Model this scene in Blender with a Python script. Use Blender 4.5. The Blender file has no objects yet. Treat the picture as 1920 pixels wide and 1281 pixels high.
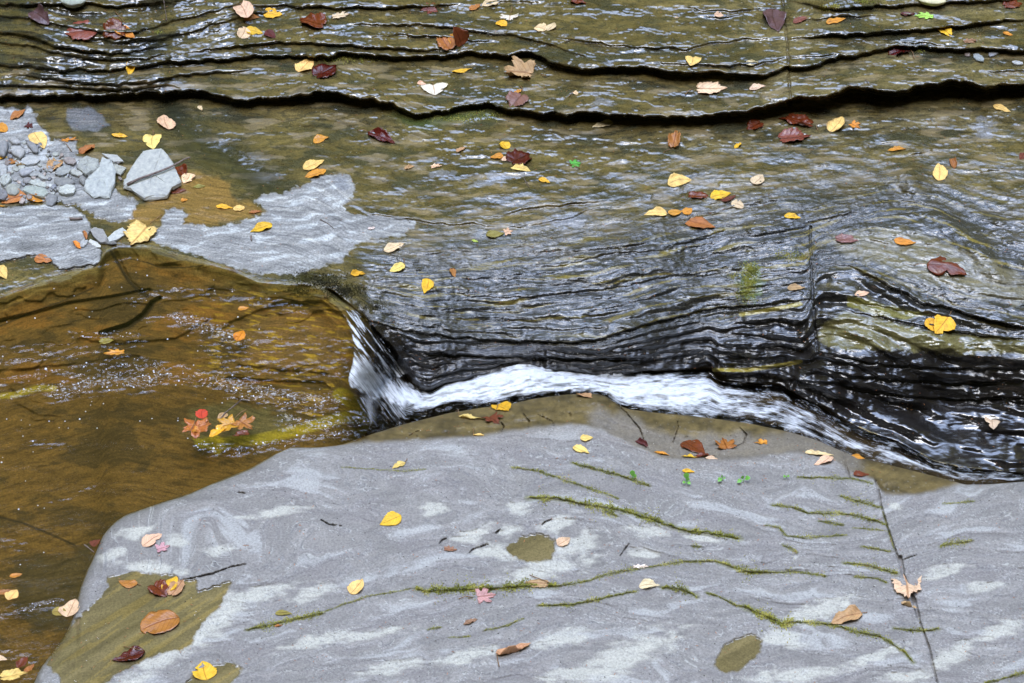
import bpy, math, random
import numpy as np
from mathutils import Vector

# ------------------------------------------------------------------ camera
D = bpy.data
S = bpy.context.scene
COL = S.collection
PITCH = math.radians(40.0)
DIST, FPX = 6.0, 4800.0                 # metres to the middle of the rock, focal length in photo pixels
CX, CY = 960.0, 640.5
SP, CP = math.sin(PITCH), math.cos(PITCH)
CAM = np.array([0.0, -DIST * CP, DIST * SP])
cam_data = D.cameras.new("camera")
cam_data.sensor_width = 36.0
cam_data.lens = 36.0 * FPX / 1920.0
cam_data.clip_start, cam_data.clip_end = 0.1, 400.0
cam = D.objects.new("camera", cam_data)
COL.objects.link(cam)
cam.location = CAM
cam.rotation_euler = (math.radians(90) - PITCH, 0, 0)
S.camera = cam
S.render.resolution_x, S.render.resolution_y = 1024, 683
S.view_settings.view_transform = 'Standard'
S.view_settings.look = 'None'
S.view_settings.gamma = 1.0
S.view_settings.exposure = 1.06
S.cycles.max_bounces = 6
S.cycles.transparent_max_bounces = 8
S.cycles.caustics_reflective = False
S.cycles.caustics_refractive = False

# ------------------------------------------------------------------ world: overcast sky in the gap of an autumn gorge
SUN_EL, SUN_AZ = math.radians(74), math.radians(-160)     # azimuth from +Y towards +X
W = D.worlds.new("World")
S.world = W
W.use_nodes = True
wn, wl = W.node_tree.nodes, W.node_tree.links
wn.clear()


def N(nodes, kind, **kw):
    n = nodes.new(kind)
    for k, v in kw.items():
        if k.startswith('i_'):
            n.inputs[k[2:].replace('_', ' ')].default_value = v
        else:
            setattr(n, k, v)
    return n


def ramp(nodes, stops, mode='LINEAR'):
    n = nodes.new('ShaderNodeValToRGB')
    cr = n.color_ramp
    cr.interpolation = mode
    while len(cr.elements) > 1:
        cr.elements.remove(cr.elements[-1])
    for i, (p, c) in enumerate(stops):
        e = cr.elements[0] if i == 0 else cr.elements.new(p)
        e.position = p
        e.color = c if len(c) == 4 else (*c, 1)
    return n


def build_world():
    out = N(wn, 'ShaderNodeOutputWorld')
    bg = N(wn, 'ShaderNodeBackground')
    bg.inputs['Strength'].default_value = 0.12
    sky = N(wn, 'ShaderNodeTexSky', sky_type='NISHITA', sun_disc=False)
    sky.sun_elevation, sky.sun_rotation = SUN_EL, SUN_AZ
    sky.air_density, sky.dust_density, sky.ozone_density = 1.2, 3.0, 1.5
    tc = N(wn, 'ShaderNodeTexCoord')
    # cloud veil over the blue
    cl = N(wn, 'ShaderNodeTexNoise', i_Scale=2.2, i_Detail=5.0, i_Roughness=0.6)
    wl.new(tc.outputs['Generated'], cl.inputs['Vector'])
    clr = ramp(wn, [(0.35, (0.72,) * 3), (0.62, (0.96,) * 3)])
    wl.new(cl.outputs['Fac'], clr.inputs['Fac'])
    mx = N(wn, 'ShaderNodeMix', data_type='RGBA')
    wl.new(clr.outputs['Color'], mx.inputs['Factor'])
    wl.new(sky.outputs['Color'], mx.inputs['A'])
    mx.inputs['B'].default_value = (19.5, 24.6, 37.0, 1)
    # trees round the gorge: a ragged edge, lower ahead than behind
    dot = N(wn, 'ShaderNodeVectorMath', operation='DOT_PRODUCT')
    ax = Vector((0.03, 0.08, 1.0)).normalized()
    dot.inputs[1].default_value = ax
    nrm = N(wn, 'ShaderNodeVectorMath', operation='NORMALIZE')
    wl.new(tc.outputs['Generated'], nrm.inputs[0])
    wl.new(nrm.outputs[0], dot.inputs[0])
    tn = N(wn, 'ShaderNodeTexNoise', i_Scale=2.6, i_Detail=3.0, i_Roughness=0.5)
    wl.new(tc.outputs['Generated'], tn.inputs['Vector'])
    ad = N(wn, 'ShaderNodeMath', operation='MULTIPLY_ADD')
    ad.inputs[1].default_value = 0.40
    wl.new(tn.outputs['Fac'], ad.inputs[0])
    wl.new(dot.outputs['Value'], ad.inputs[2])
    edge = ramp(wn, [(0.0, (0, 0, 0)), (1.0, (1, 1, 1))])
    mr = N(wn, 'ShaderNodeMapRange')
    mr.inputs['From Min'].default_value = 1.05
    mr.inputs['From Max'].default_value = 1.15
    wl.new(ad.outputs[0], mr.inputs['Value'])
    tc2 = N(wn, 'ShaderNodeTexNoise', i_Scale=9.0, i_Detail=6.0, i_Roughness=0.7)
    wl.new(tc.outputs['Generated'], tc2.inputs['Vector'])
    tr = ramp(wn, [(0.3, (0.10, 0.13, 0.06)), (0.5, (0.7, 0.75, 0.22)), (0.62, (3.4, 3.0, 0.6)), (0.74, (6.5, 6.4, 4.0))])
    wl.new(tc2.outputs['Fac'], tr.inputs['Fac'])
    # unseen trees, darkened behind the camera to keep faces turned that way black
    sep = N(wn, 'ShaderNodeSeparateXYZ')
    wl.new(nrm.outputs[0], sep.inputs[0])
    mb = N(wn, 'ShaderNodeMapRange')
    mb.inputs['From Min'].default_value = -0.15
    mb.inputs['From Max'].default_value = 0.5
    mb.inputs['To Min'].default_value = 0.10
    mb.inputs['To Max'].default_value = 1.0
    wl.new(sep.outputs['Y'], mb.inputs['Value'])
    mm = N(wn, 'ShaderNodeVectorMath', operation='SCALE')
    wl.new(tr.outputs['Color'], mm.inputs[0])
    wl.new(mb.outputs[0], mm.inputs['Scale'])
    fin = N(wn, 'ShaderNodeMix', data_type='RGBA')
    wl.new(mr.outputs[0], fin.inputs['Factor'])
    wl.new(mm.outputs[0], fin.inputs['A'])
    wl.new(mx.outputs['Result'], fin.inputs['B'])
    wl.new(fin.outputs['Result'], bg.inputs['Color'])
    wl.new(bg.outputs[0], out.inputs[0])


build_world()
sl = D.lights.new("sun", 'SUN')
sl.energy, sl.angle, sl.color = 0.95, math.radians(20), (1.0, 0.96, 0.90)
sun = D.objects.new("sun", sl)
COL.objects.link(sun)
sd = Vector((math.sin(SUN_AZ) * math.cos(SUN_EL), math.cos(SUN_AZ) * math.cos(SUN_EL), math.sin(SUN_EL)))
sun.rotation_euler = sd.to_track_quat('Z', 'Y').to_euler()
sun.location = sd * 10

# ------------------------------------------------------------------ numeric helpers
rng = np.random.default_rng(7)
PERM = rng.permutation(512)
GR = rng.uniform(0, 2 * np.pi, 512)
GX, GY = np.cos(GR), np.sin(GR)


def noise(x, y, seed=0):
    """gradient noise, about -0.7..0.7"""
    x = np.asarray(x, dtype=np.float64) + seed * 17.13
    y = np.asarray(y, dtype=np.float64) + seed * 9.71
    xi, yi = np.floor(x).astype(np.int64), np.floor(y).astype(np.int64)
    fx, fy = x - xi, y - yi
    u, v = fx * fx * fx * (fx * (fx * 6 - 15) + 10), fy * fy * fy * (fy * (fy * 6 - 15) + 10)

    def g(ix, iy, dx, dy):
        h = PERM[(PERM[ix & 511] + iy) & 511]
        return GX[h] * dx + GY[h] * dy
    a = g(xi, yi, fx, fy)
    b = g(xi + 1, yi, fx - 1, fy)
    c = g(xi, yi + 1, fx, fy - 1)
    d = g(xi + 1, yi + 1, fx - 1, fy - 1)
    return (a + (b - a) * u) * (1 - v) + (c + (d - c) * u) * v


def fbm(x, y, o=4, seed=0, gain=0.5, lac=2.03):
    s, a, f = 0, 1.0, 1.0
    for k in range(o):
        s = s + a * noise(x * f, y * f, seed + k * 3)
        a *= gain
        f *= lac
    return s


def sm(a, b, x):
    t = np.clip((x - a) / (b - a), 0, 1)
    return t * t * (3 - 2 * t)


TABX = np.arange(-1400, 3400, 2.0)


def curve(pts, blur=5):
    """smooth y(x) from traced points"""
    p = np.array(pts, float)
    t = np.interp(TABX, p[:, 0], p[:, 1])
    k = np.exp(-0.5 * (np.arange(-3 * blur, 3 * blur + 1) / blur) ** 2)
    k /= k.sum()
    t = np.convolve(np.pad(t, 3 * blur, mode='edge'), k, mode='valid')
    return lambda x: np.interp(x, TABX, t)


def at(px, py, z):
    """photo pixel at height z -> world point"""
    px, py, z = np.broadcast_arrays(np.asarray(px, float), np.asarray(py, float), np.asarray(z, float))
    a, b = px - CX, -(py - CY)
    dx = a
    dy = FPX * CP + b * SP
    dz = -FPX * SP + b * CP
    k = (z - CAM[2]) / dz
    return np.stack([dx * k, CAM[1] + dy * k, z], -1)


def to_px(P):
    P = np.asarray(P, float)
    v = P - CAM
    f = v[..., 1] * CP - v[..., 2] * SP
    up = v[..., 1] * SP + v[..., 2] * CP
    return CX + FPX * v[..., 0] / f, CY - FPX * up / f


def seg_dist(X, Y, pts, asp=1.0):
    """distance (px) to a polyline, plus position 0..1 along it; asp stretches y"""
    best = np.full(np.shape(X), 1e9)
    pos = np.zeros(np.shape(X))
    n = len(pts) - 1
    for i in range(n):
        (x0, y0), (x1, y1) = pts[i][:2], pts[i + 1][:2]
        dx, dy = x1 - x0, (y1 - y0) * asp
        L = dx * dx + dy * dy + 1e-9
        t = np.clip(((X - x0) * dx + (Y - y0) * asp * dy) / L, 0, 1)
        d = np.hypot(X - x0 - t * dx, (Y - y0) * asp - t * dy)
        m = d < best
        best = np.where(m, d, best)
        pos = np.where(m, (i + t) / n, pos)
    return best, pos


def poly_sd(X, Y, pts):
    """signed distance, positive inside"""
    p = list(pts) + [pts[0]]
    d, _ = seg_dist(X, Y, p)
    ins = np.zeros(np.shape(X), bool)
    for i in range(len(p) - 1):
        (x0, y0), (x1, y1) = p[i], p[i + 1]
        if y0 == y1:
            continue
        c = ((y0 > Y) != (y1 > Y)) & (X < (x1 - x0) * (Y - y0) / (y1 - y0) + x0)
        ins ^= c
    return np.where(ins, d, -d)


def local(fn, X, Y, box, pad=60, fill=0.0):
    """evaluate fn only inside a box of the grid"""
    x0, x1, y0, y1 = box
    m = (X > x0 - pad) & (X < x1 + pad) & (Y > y0 - pad) & (Y < y1 + pad)
    out = np.full(X.shape, fill, float)
    if m.any():
        out[m] = fn(X[m], Y[m])
    return out


def box_of(pts):
    a = np.array([p[:2] for p in pts], float)
    return a[:, 0].min(), a[:, 0].max(), a[:, 1].min(), a[:, 1].max()


def poly_mask(X, Y, pts, soft=4.0, rag=6.0, seed=0, scale=22.0):
    def f(x, y):
        d = poly_sd(x, y, pts) + rag * (fbm(x / scale, y / scale * 1.4, 4, seed) * 1.6)
        return sm(-soft, soft, d)
    return local(f, X, Y, box_of(pts), 60)


def line_mask(X, Y, pts, w, soft=None):
    soft = soft or w

    def f(x, y):
        d, _ = seg_dist(x, y, pts, 1.3)
        return 1 - sm(w, w + soft, d)
    return local(f, X, Y, box_of(pts), w + soft + 4)


def lerp(a, b, t):
    return a + (b - a) * t


def cmix(c, col, m):
    return c + (np.array(col)[None, :] - c) * m[:, None]


def mesh_obj(name, verts, faces, mat=None, parent=None, smooth=True):
    """verts (n,3) array, faces (m,3|4) array or list -> one linked object"""
    me = D.meshes.new(name)
    verts = np.asarray(verts, np.float32)
    if isinstance(faces, np.ndarray):
        k = faces.shape[1]
        me.vertices.add(len(verts))
        me.vertices.foreach_set('co', verts.ravel())
        me.loops.add(faces.size)
        me.loops.foreach_set('vertex_index', faces.astype(np.int32).ravel())
        me.polygons.add(len(faces))
        me.polygons.foreach_set('loop_start', np.arange(0, faces.size, k, dtype=np.int32))
        me.update(calc_edges=True)
    else:
        me.from_pydata([tuple(map(float, v)) for v in verts], [], [tuple(map(int, f)) for f in faces])
    me.polygons.foreach_set('use_smooth', np.full(len(me.polygons), smooth))
    me.validate()
    o = D.objects.new(name, me)
    COL.objects.link(o)
    if mat:
        me.materials.append(mat)
    if parent:
        o.parent = parent
    return o


def attr_color(o, name, rgb):
    a = o.data.attributes.new(name, 'FLOAT_COLOR', 'POINT')
    c = np.ones((len(rgb), 4), np.float32)
    c[:, :3] = rgb
    a.data.foreach_set('color', c.ravel())


def attr_vec(o, name, v):
    a = o.data.attributes.new(name, 'FLOAT_VECTOR', 'POINT')
    a.data.foreach_set('vector', np.asarray(v, np.float32).ravel())


def attr_f(o, name, v):
    a = o.data.attributes.new(name, 'FLOAT', 'POINT')
    a.data.foreach_set('value', np.asarray(v, np.float32).ravel())


def grid_faces(nx, ny):
    i = np.arange(ny - 1)[:, None] * nx + np.arange(nx - 1)[None, :]
    i = i.ravel()
    # rows run down the picture (towards the camera): order gives upward normals
    return np.stack([i, i + nx, i + nx + 1, i + 1], 1)


def tag(o, label=None, cat=None, group=None, kind=None):
    if label:
        o['label'] = label
    if cat:
        o['category'] = cat
    if group:
        o['group'] = group
    if kind:
        o['kind'] = kind
    return o


# ------------------------------------------------------------------ materials
def new_mat(name):
    m = D.materials.new(name)
    m.use_nodes = True
    m.node_tree.nodes.clear()
    return m, m.node_tree.nodes, m.node_tree.links


def rock_material(name, strata=1.0, grain=0.5, wet_rough=0.14):
    """albedo, wetness and bedding direction come from the surface itself; grain, specks and relief are procedural"""
    m, n, l = new_mat(name)
    out = N(n, 'ShaderNodeOutputMaterial')
    b = N(n, 'ShaderNodeBsdfPrincipled')
    l.new(b.outputs[0], out.inputs[0])
    col = N(n, 'ShaderNodeAttribute', attribute_name='albedo')
    wet = N(n, 'ShaderNodeAttribute', attribute_name='wet')
    bed = N(n, 'ShaderNodeAttribute', attribute_name='bedding')
    tc = N(n, 'ShaderNodeTexCoord')
    # grain
    g1 = N(n, 'ShaderNodeTexNoise', i_Scale=220.0, i_Detail=5.0, i_Roughness=0.7)
    l.new(tc.outputs['Object'], g1.inputs['Vector'])
    g2 = N(n, 'ShaderNodeTexNoise', i_Scale=1.0, i_Detail=6.0, i_Roughness=0.65, i_Distortion=0.4)
    l.new(bed.outputs['Vector'], g2.inputs['Vector'])
    r1 = ramp(n, [(0.30, (0.40,) * 3), (0.5, (1.0,) * 3), (0.70, (1.65,) * 3)] if strata > 0.8 else [(0.30, (0.55,) * 3), (0.5, (1.0,) * 3), (0.70, (1.42,) * 3)])
    l.new(g1.outputs['Fac'], r1.inputs['Fac'])
    r2 = ramp(n, [(0.30, (0.45, 0.45, 0.46)), (0.5, (1, 1, 1)), (0.70, (1.5, 1.46, 1.36))])
    l.new(g2.outputs['Fac'], r2.inputs['Fac'])
    mu = N(n, 'ShaderNodeMix', data_type='RGBA', blend_type='MULTIPLY')
    mu.inputs['Factor'].default_value = 0.75
    l.new(col.outputs['Color'], mu.inputs['A'])
    l.new(r1.outputs['Color'], mu.inputs['B'])
    mu2 = N(n, 'ShaderNodeMix', data_type='RGBA', blend_type='MULTIPLY')
    mu2.inputs['Factor'].default_value = 0.9 if strata > 0.8 else 0.22
    l.new(mu.outputs['Result'], mu2.inputs['A'])
    l.new(r2.outputs['Color'], mu2.inputs['B'])
    l.new(mu2.outputs['Result'], b.inputs['Base Color'])
    # roughness: thin water film where wet, broken by the grain
    rr = N(n, 'ShaderNodeMapRange')
    rr.inputs['To Min'].default_value = 0.82
    rr.inputs['To Max'].default_value = wet_rough
    l.new(wet.outputs['Fac'], rr.inputs['Value'])
    rg = N(n, 'ShaderNodeMath', operation='MULTIPLY_ADD')
    rg.inputs[1].default_value = 0.10
    l.new(g1.outputs['Fac'], rg.inputs[0])
    l.new(rr.outputs[0], rg.inputs[2])
    rs = N(n, 'ShaderNodeMath', operation='SUBTRACT')
    rs.inputs[1].default_value = 0.05
    l.new(rg.outputs[0], rs.inputs[0])
    l.new(rs.outputs[0], b.inputs['Roughness'])
    io = N(n, 'ShaderNodeMapRange')
    io.inputs['To Min'].default_value = 1.35
    io.inputs['To Max'].default_value = 1.82
    l.new(wet.outputs['Fac'], io.inputs['Value'])
    l.new(io.outputs[0], b.inputs['IOR'])
    # relief
    bmp = N(n, 'ShaderNodeBump')
    bmp.inputs['Distance'].default_value = 0.0024 * strata
    bmp.inputs['Strength'].default_value = 0.8
    rel = N(n, 'ShaderNodeAttribute', attribute_name='relief')
    g3 = N(n, 'ShaderNodeTexNoise', i_Scale=3.0, i_Detail=6.0, i_Roughness=0.6, i_Distortion=0.3)
    l.new(bed.outputs['Vector'], g3.inputs['Vector'])
    bs = N(n, 'ShaderNodeMath', operation='MULTIPLY')
    l.new(g3.outputs['Fac'], bs.inputs[0])
    l.new(rel.outputs['Fac'], bs.inputs[1])
    l.new(bs.outputs[0], bmp.inputs['Height'])
    bm2 = N(n, 'ShaderNodeBump')
    bm2.inputs['Distance'].default_value = 0.0005 * grain
    bm2.inputs['Strength'].default_value = 0.6
    gm = N(n, 'ShaderNodeMath', operation='MULTIPLY')
    gr = N(n, 'ShaderNodeMapRange')
    gr.inputs['From Max'].default_value = 1.0
    gr.inputs['To Min'].default_value = 0.15
    gr.inputs['To Max'].default_value = 1.0
    l.new(rel.outputs['Fac'], gr.inputs['Value'])
    l.new(g1.outputs['Fac'], gm.inputs[0])
    l.new(gr.outputs[0], gm.inputs[1])
    l.new(gm.outputs[0], bm2.inputs['Height'])
    l.new(bmp.outputs[0], bm2.inputs['Normal'])
    l.new(bm2.outputs[0], b.inputs['Normal'])
    return m


def water_material():
    m, n, l = new_mat('stream_water')
    out = N(n, 'ShaderNodeOutputMaterial')
    foam = N(n, 'ShaderNodeAttribute', attribute_name='foam')
    tint = N(n, 'ShaderNodeAttribute', attribute_name='tint')
    tc = N(n, 'ShaderNodeTexCoord')
    flow = N(n, 'ShaderNodeAttribute', attribute_name='flow')
    rp = N(n, 'ShaderNodeTexNoise', i_Scale=1.0, i_Detail=4.0, i_Roughness=0.6)
    l.new(flow.outputs['Vector'], rp.inputs['Vector'])
    bmp = N(n, 'ShaderNodeBump')
    bmp.inputs['Distance'].default_value = 0.003
    bmp.inputs['Strength'].default_value = 0.35
    l.new(rp.outputs['Fac'], bmp.inputs['Height'])
    tr = N(n, 'ShaderNodeBsdfTransparent')
    l.new(tint.outputs['Color'], tr.inputs['Color'])
    gl = N(n, 'ShaderNodeBsdfGlossy')
    gl.inputs['Roughness'].default_value = 0.11
    l.new(bmp.outputs[0], gl.inputs['Normal'])
    fr = N(n, 'ShaderNodeFresnel')
    fr.inputs['IOR'].default_value = 1.5
    l.new(bmp.outputs[0], fr.inputs['Normal'])
    fn = N(n, 'ShaderNodeTexNoise', i_Scale=2.2, i_Detail=5.0, i_Roughness=0.7)
    l.new(flow.outputs['Vector'], fn.inputs['Vector'])
    fm = N(n, 'ShaderNodeMapRange')
    fm.inputs['From Min'].default_value = 0.36
    fm.inputs['From Max'].default_value = 0.60
    fm.inputs['To Min'].default_value = -0.55
    fm.inputs['To Max'].default_value = 0.18
    l.new(fn.outputs['Fac'], fm.inputs['Value'])
    f1 = N(n, 'ShaderNodeMath', operation='MULTIPLY_ADD')          # broken only where the foam is thin
    f1.inputs[1].default_value = 1.25
    l.new(foam.outputs['Fac'], f1.inputs[0])
    l.new(fm.outputs[0], f1.inputs[2])
    f2_ = N(n, 'ShaderNodeMath', operation='MULTIPLY', use_clamp=True)
    sgn = N(n, 'ShaderNodeMath', operation='GREATER_THAN')
    sgn.inputs[1].default_value = 0.02
    l.new(foam.outputs['Fac'], sgn.inputs[0])
    l.new(f1.outputs[0], f2_.inputs[0])
    l.new(sgn.outputs[0], f2_.inputs[1])
    mix = N(n, 'ShaderNodeMixShader')
    l.new(fr.outputs[0], mix.inputs[0])
    l.new(tr.outputs[0], mix.inputs[1])
    l.new(gl.outputs[0], mix.inputs[2])
    df = N(n, 'ShaderNodeBsdfPrincipled')
    df.inputs['Base Color'].default_value = (0.84, 0.87, 0.90, 1)
    df.inputs['Roughness'].default_value = 0.35
    bf = N(n, 'ShaderNodeBump')
    bf.inputs['Distance'].default_value = 0.006
    bf.inputs['Strength'].default_value = 0.8
    l.new(fn.outputs['Fac'], bf.inputs['Height'])
    l.new(bf.outputs[0], df.inputs['Normal'])
    m2 = N(n, 'ShaderNodeMixShader')
    l.new(f2_.outputs[0], m2.inputs[0])
    l.new(mix.outputs[0], m2.inputs[1])
    l.new(df.outputs[0], m2.inputs[2])
    l.new(m2.outputs[0], out.inputs[0])
    return m


MAT_BANK = rock_material('wet_bedded_rock', 1.0, 1.0, 0.08)
MAT_SLAB = rock_material('grey_slab_rock', 0.35, 0.6, 0.10)
MAT_WATER = water_material()

# ------------------------------------------------------------------ the common pixel grid (each node gets its own height and so its own place)
def axis(lo, hi, step, far_lo, far_hi):
    a = list(np.arange(lo, hi, step))
    s, x = step, lo
    pre = []
    while x > far_lo:
        s *= 1.12
        x -= s
        pre.append(x)
    s, x = step, a[-1]
    post = []
    while x < far_hi:
        s *= 1.12
        x += s
        post.append(x)
    return np.array(pre[::-1] + a + post)


XS = axis(-40, 1962, 1.6, -1300, 3200)
YS = axis(-30, 1312, 1.6, -900, 2300)
NX, NY = len(XS), len(YS)
GXX, GYY = np.meshgrid(XS, YS)

# water edges as traced
BASE = curve([(-1400, 600), (-300, 580), (0, 554), (34, 541), (67, 530), (134, 510), (185, 497), (195, 470), (218, 460), (285, 460), (319, 474),
              (386, 490), (436, 504), (487, 527), (570, 531), (620, 541), (640, 557), (683, 591), (707, 631), (740, 672), (767, 715), (788, 730),
              (808, 733), (835, 718), (875, 712), (925, 698), (975, 687), (1000, 687), (1026, 693), (1076, 697), (1127, 705), (1177, 702),
              (1280, 695), (1330, 692), (1350, 712), (1414, 718), (1465, 722), (1498, 742), (1542, 765), (1582, 790), (1632, 812), (1683, 828),
              (1716, 846), (1750, 866), (1803, 878), (1920, 888), (2300, 920), (3300, 960)], 2)
NEAR = curve([(-1400, 2100), (-300, 1800), (-100, 1500), (20, 1340), (64, 1281), (74, 1254), (101, 1220), (124, 1187), (140, 1150), (146, 1113), (161, 1072), (178, 1039),
              (191, 1005), (215, 978), (235, 965), (302, 942), (356, 925), (403, 905), (470, 878), (517, 851), (545, 839), (600, 839), (640, 834),
              (700, 813), (760, 795), (840, 775), (900, 765), (960, 757), (1000, 748), (1060, 740), (1120, 738), (1140, 745), (1160, 760), (1180, 768),
              (1240, 775), (1300, 780), (1400, 793), (1480, 810), (1530, 825), (1600, 855), (1700, 880), (1760, 895), (1810, 909), (1860, 908), (1920, 903),
              (2300, 890), (3300, 900)], 2)
SLABLINE = curve([(-1400, 2000), (64, 1200), (191, 980), (517, 845), (545, 839), (600, 841), (700, 832), (800, 828), (900, 822), (1000, 805), (1080, 800), (1130, 810),
                  (1170, 830), (1240, 862), (1300, 866), (1400, 862), (1480, 850), (1560, 862), (1590, 885), (1640, 903), (1655, 930), (1730, 930), (1790, 913),
                  (1860, 908), (1920, 903), (3300, 900)], 2)

# bedding guides, top to bottom
L1 = curve([(-300, 185), (0, 180), (100, 178), (200, 178), (300, 172), (350, 168), (400, 175), (450, 190), (520, 183), (600, 172), (680, 182), (740, 195),
            (770, 212), (800, 215), (840, 205), (900, 194), (940, 200), (1000, 210), (1040, 213), (1100, 208), (1150, 214), (1200, 216), (1280, 218),
            (1340, 213), (1400, 207), (1440, 198), (1480, 188), (1530, 180), (1560, 175), (1600, 161), (1630, 165), (1660, 172), (1700, 165),
            (1740, 158), (1790, 151), (1850, 158), (1920, 160), (2300, 150)], 3)
L1T_ = curve([(-300, 14), (0, 16), (300, 18), (400, 20), (480, 16), (600, 26), (680, 24), (760, 14), (800, 10), (900, 14), (960, 16), (1040, 18), (1100, 28), (1200, 23),
             (1300, 21), (1400, 26), (1480, 34), (1560, 36), (1600, 44), (1660, 32), (1740, 40), (1790, 42), (1920, 30), (2300, 26)], 8)
L1T = lambda x: 0.86 * L1T_(x)
L2 = curve([(-300, 112), (0, 120), (100, 128), (200, 132), (320, 115), (380, 112), (440, 108), (500, 102), (560, 105), (620, 106), (640, 98), (700, 102),
            (760, 106), (840, 104), (880, 97), (940, 103), (985, 97), (1010, 105), (1050, 120), (1100, 128), (1150, 128), (1200, 124), (1240, 130),
            (1280, 137), (1330, 132), (1380, 138), (1420, 142), (1440, 138), (1474, 125), (1486, 127), (1530, 122), (1560, 110), (1600, 104), (1640, 94),
            (1680, 86), (1720, 87), (1780, 92), (1850, 90), (1920, 95), (2300, 90)], 2)
G1 = curve([(-300, 40), (0, 55), (60, 50), (120, 75), (200, 92), (260, 95), (330, 72), (400, 48), (460, 30), (560, 36), (640, 46), (820, 46), (900, 55),
            (1000, 72), (1100, 90), (1250, 80), (1400, 72), (1474, 70), (1486, 72), (1600, 64), (1800, 48), (1920, 35), (2300, 20)], 3)
G5 = curve([(-300, 330), (0, 330), (300, 300), (480, 350), (600, 330), (640, 375), (700, 400), (800, 410), (900, 400), (1000, 385), (1100, 365), (1200, 338),
            (1300, 300), (1500, 290), (1640, 285), (1700, 270), (1920, 290), (2300, 280)], 12)
G6 = curve([(-300, 440), (0, 450), (200, 430), (300, 420), (550, 470), (650, 505), (800, 522), (1000, 505), (1200, 478), (1400, 440), (1520, 420), (1600, 400),
            (1680, 380), (1760, 400), (1850, 450), (1920, 470), (2300, 460)], 12)
G7 = curve([(-300, 500), (0, 500), (190, 450), (500, 500), (620, 525), (660, 560), (700, 598), (760, 618), (860, 630), (960, 637), (1060, 640), (1130, 637), (1200, 617),
            (1260, 601), (1330, 584), (1400, 575), (1518, 566), (1524, 508), (1560, 498), (1600, 500), (1700, 548), (1800, 578), (1920, 600), (2300, 600)], 4)


def bedding(X, Y):
    gs = [np.full(X.shape, -900.0), np.full(X.shape, -40.0), G1(X), L2(X), L1(X), L1(X) + L1T(X), G5(X), G6(X), G7(X), BASE(X), np.full(X.shape, 2400.0)]
    for i in range(1, len(gs)):
        gs[i] = np.maximum(gs[i], gs[i - 1] + 3)
    T = np.zeros(X.shape)
    for i in range(len(gs) - 1):
        m = (Y >= gs[i]) & (Y < gs[i + 1])
        T = np.where(m, i + (Y - gs[i]) / (gs[i + 1] - gs[i]), T)
    return np.where(Y >= gs[-1], 10.0, T)


WX = GXX + 14 * fbm(GXX / 160, GYY / 90, 3, 11)
WY = GYY + 9 * fbm(GXX / 130, GYY / 60, 3, 21) + 1.6 * fbm(GXX / 15, GYY / 9, 3, 23) + 0.9 * np.round(2.5 * noise(GXX / 46, GYY / 30, 25)) / 2.5
T = bedding(GXX, WY)
# thickness of each bed band in px, used to turn T into an even bedding coordinate
KN = np.array([0, 1, 2, 3, 4, 5, 6, 7, 8, 9, 10])
TPOS = np.array([-900, -40, 50, 108, 185, 208, 330, 470, 590, 700, 2400.0])
TB = np.interp(T, KN, TPOS)              # bedding coordinate in px-like units

RIGHT = sm(600, 780, GXX)
base_r_left = np.interp(T, KN, [.00012, .0002, .00014, .00014, .00006, .00003, .0001, .0001, .0001, .0003, 0])
base_r_right = np.interp(T, KN, [.00012, .00015, .00010, .00010, .00006, .00005, .00022, .00048, .0006, .0019, 0])
R0 = lerp(base_r_left, base_r_right, RIGHT)
# thick bundle of thin beds at the upper left
bund = (1 - sm(330, 520, GXX + (GYY - 90) * 1.2)) * sm(-40, 20, GYY) * (1 - sm(0, 10, GYY - L1(GXX)))
R0 = R0 + bund * .00005
# beds: micro terraces along the bedding
b1 = fbm(WX / 210, TB / 9.0, 3, 31, 0.55)
b2 = fbm(WX / 120, TB / 6.5, 2, 41, 0.5)
b3 = fbm(GXX / 70, GYY / 11.0, 2, 43)
rough = np.interp(T, KN, [.6, .6, .5, .45, .35, .45, .8, 1.1, 1.1, 1.0, 0])      # how far the beds show
rough = rough * lerp(0.45, 1.0, np.maximum(RIGHT, sm(0, 1, 1 - (T > 4.0)))) + bund * 0.4
stair = sm(0.02, 0.30, b1) * 2.4 + sm(0.05, 0.35, b2) * 1.4 + sm(0.1, 0.4, b3) * 0.6
R = R0 * (lerp(1.0, 0.22, np.clip(rough, 0, 1)) + rough * stair)
R += bund * sm(0.08, 0.25, b1) * .0004


EXTRA = np.zeros(GXX.shape)


def blur_x(A, sig):
    k = int(3 * sig)
    ke = np.exp(-0.5 * (np.arange(-k, k + 1) / sig) ** 2)
    ke /= ke.sum()
    Ap = np.pad(A, ((0, 0), (k, k)), mode='edge')
    return sum(ke[i] * Ap[:, i:i + A.shape[1]] for i in range(2 * k + 1))


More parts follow.
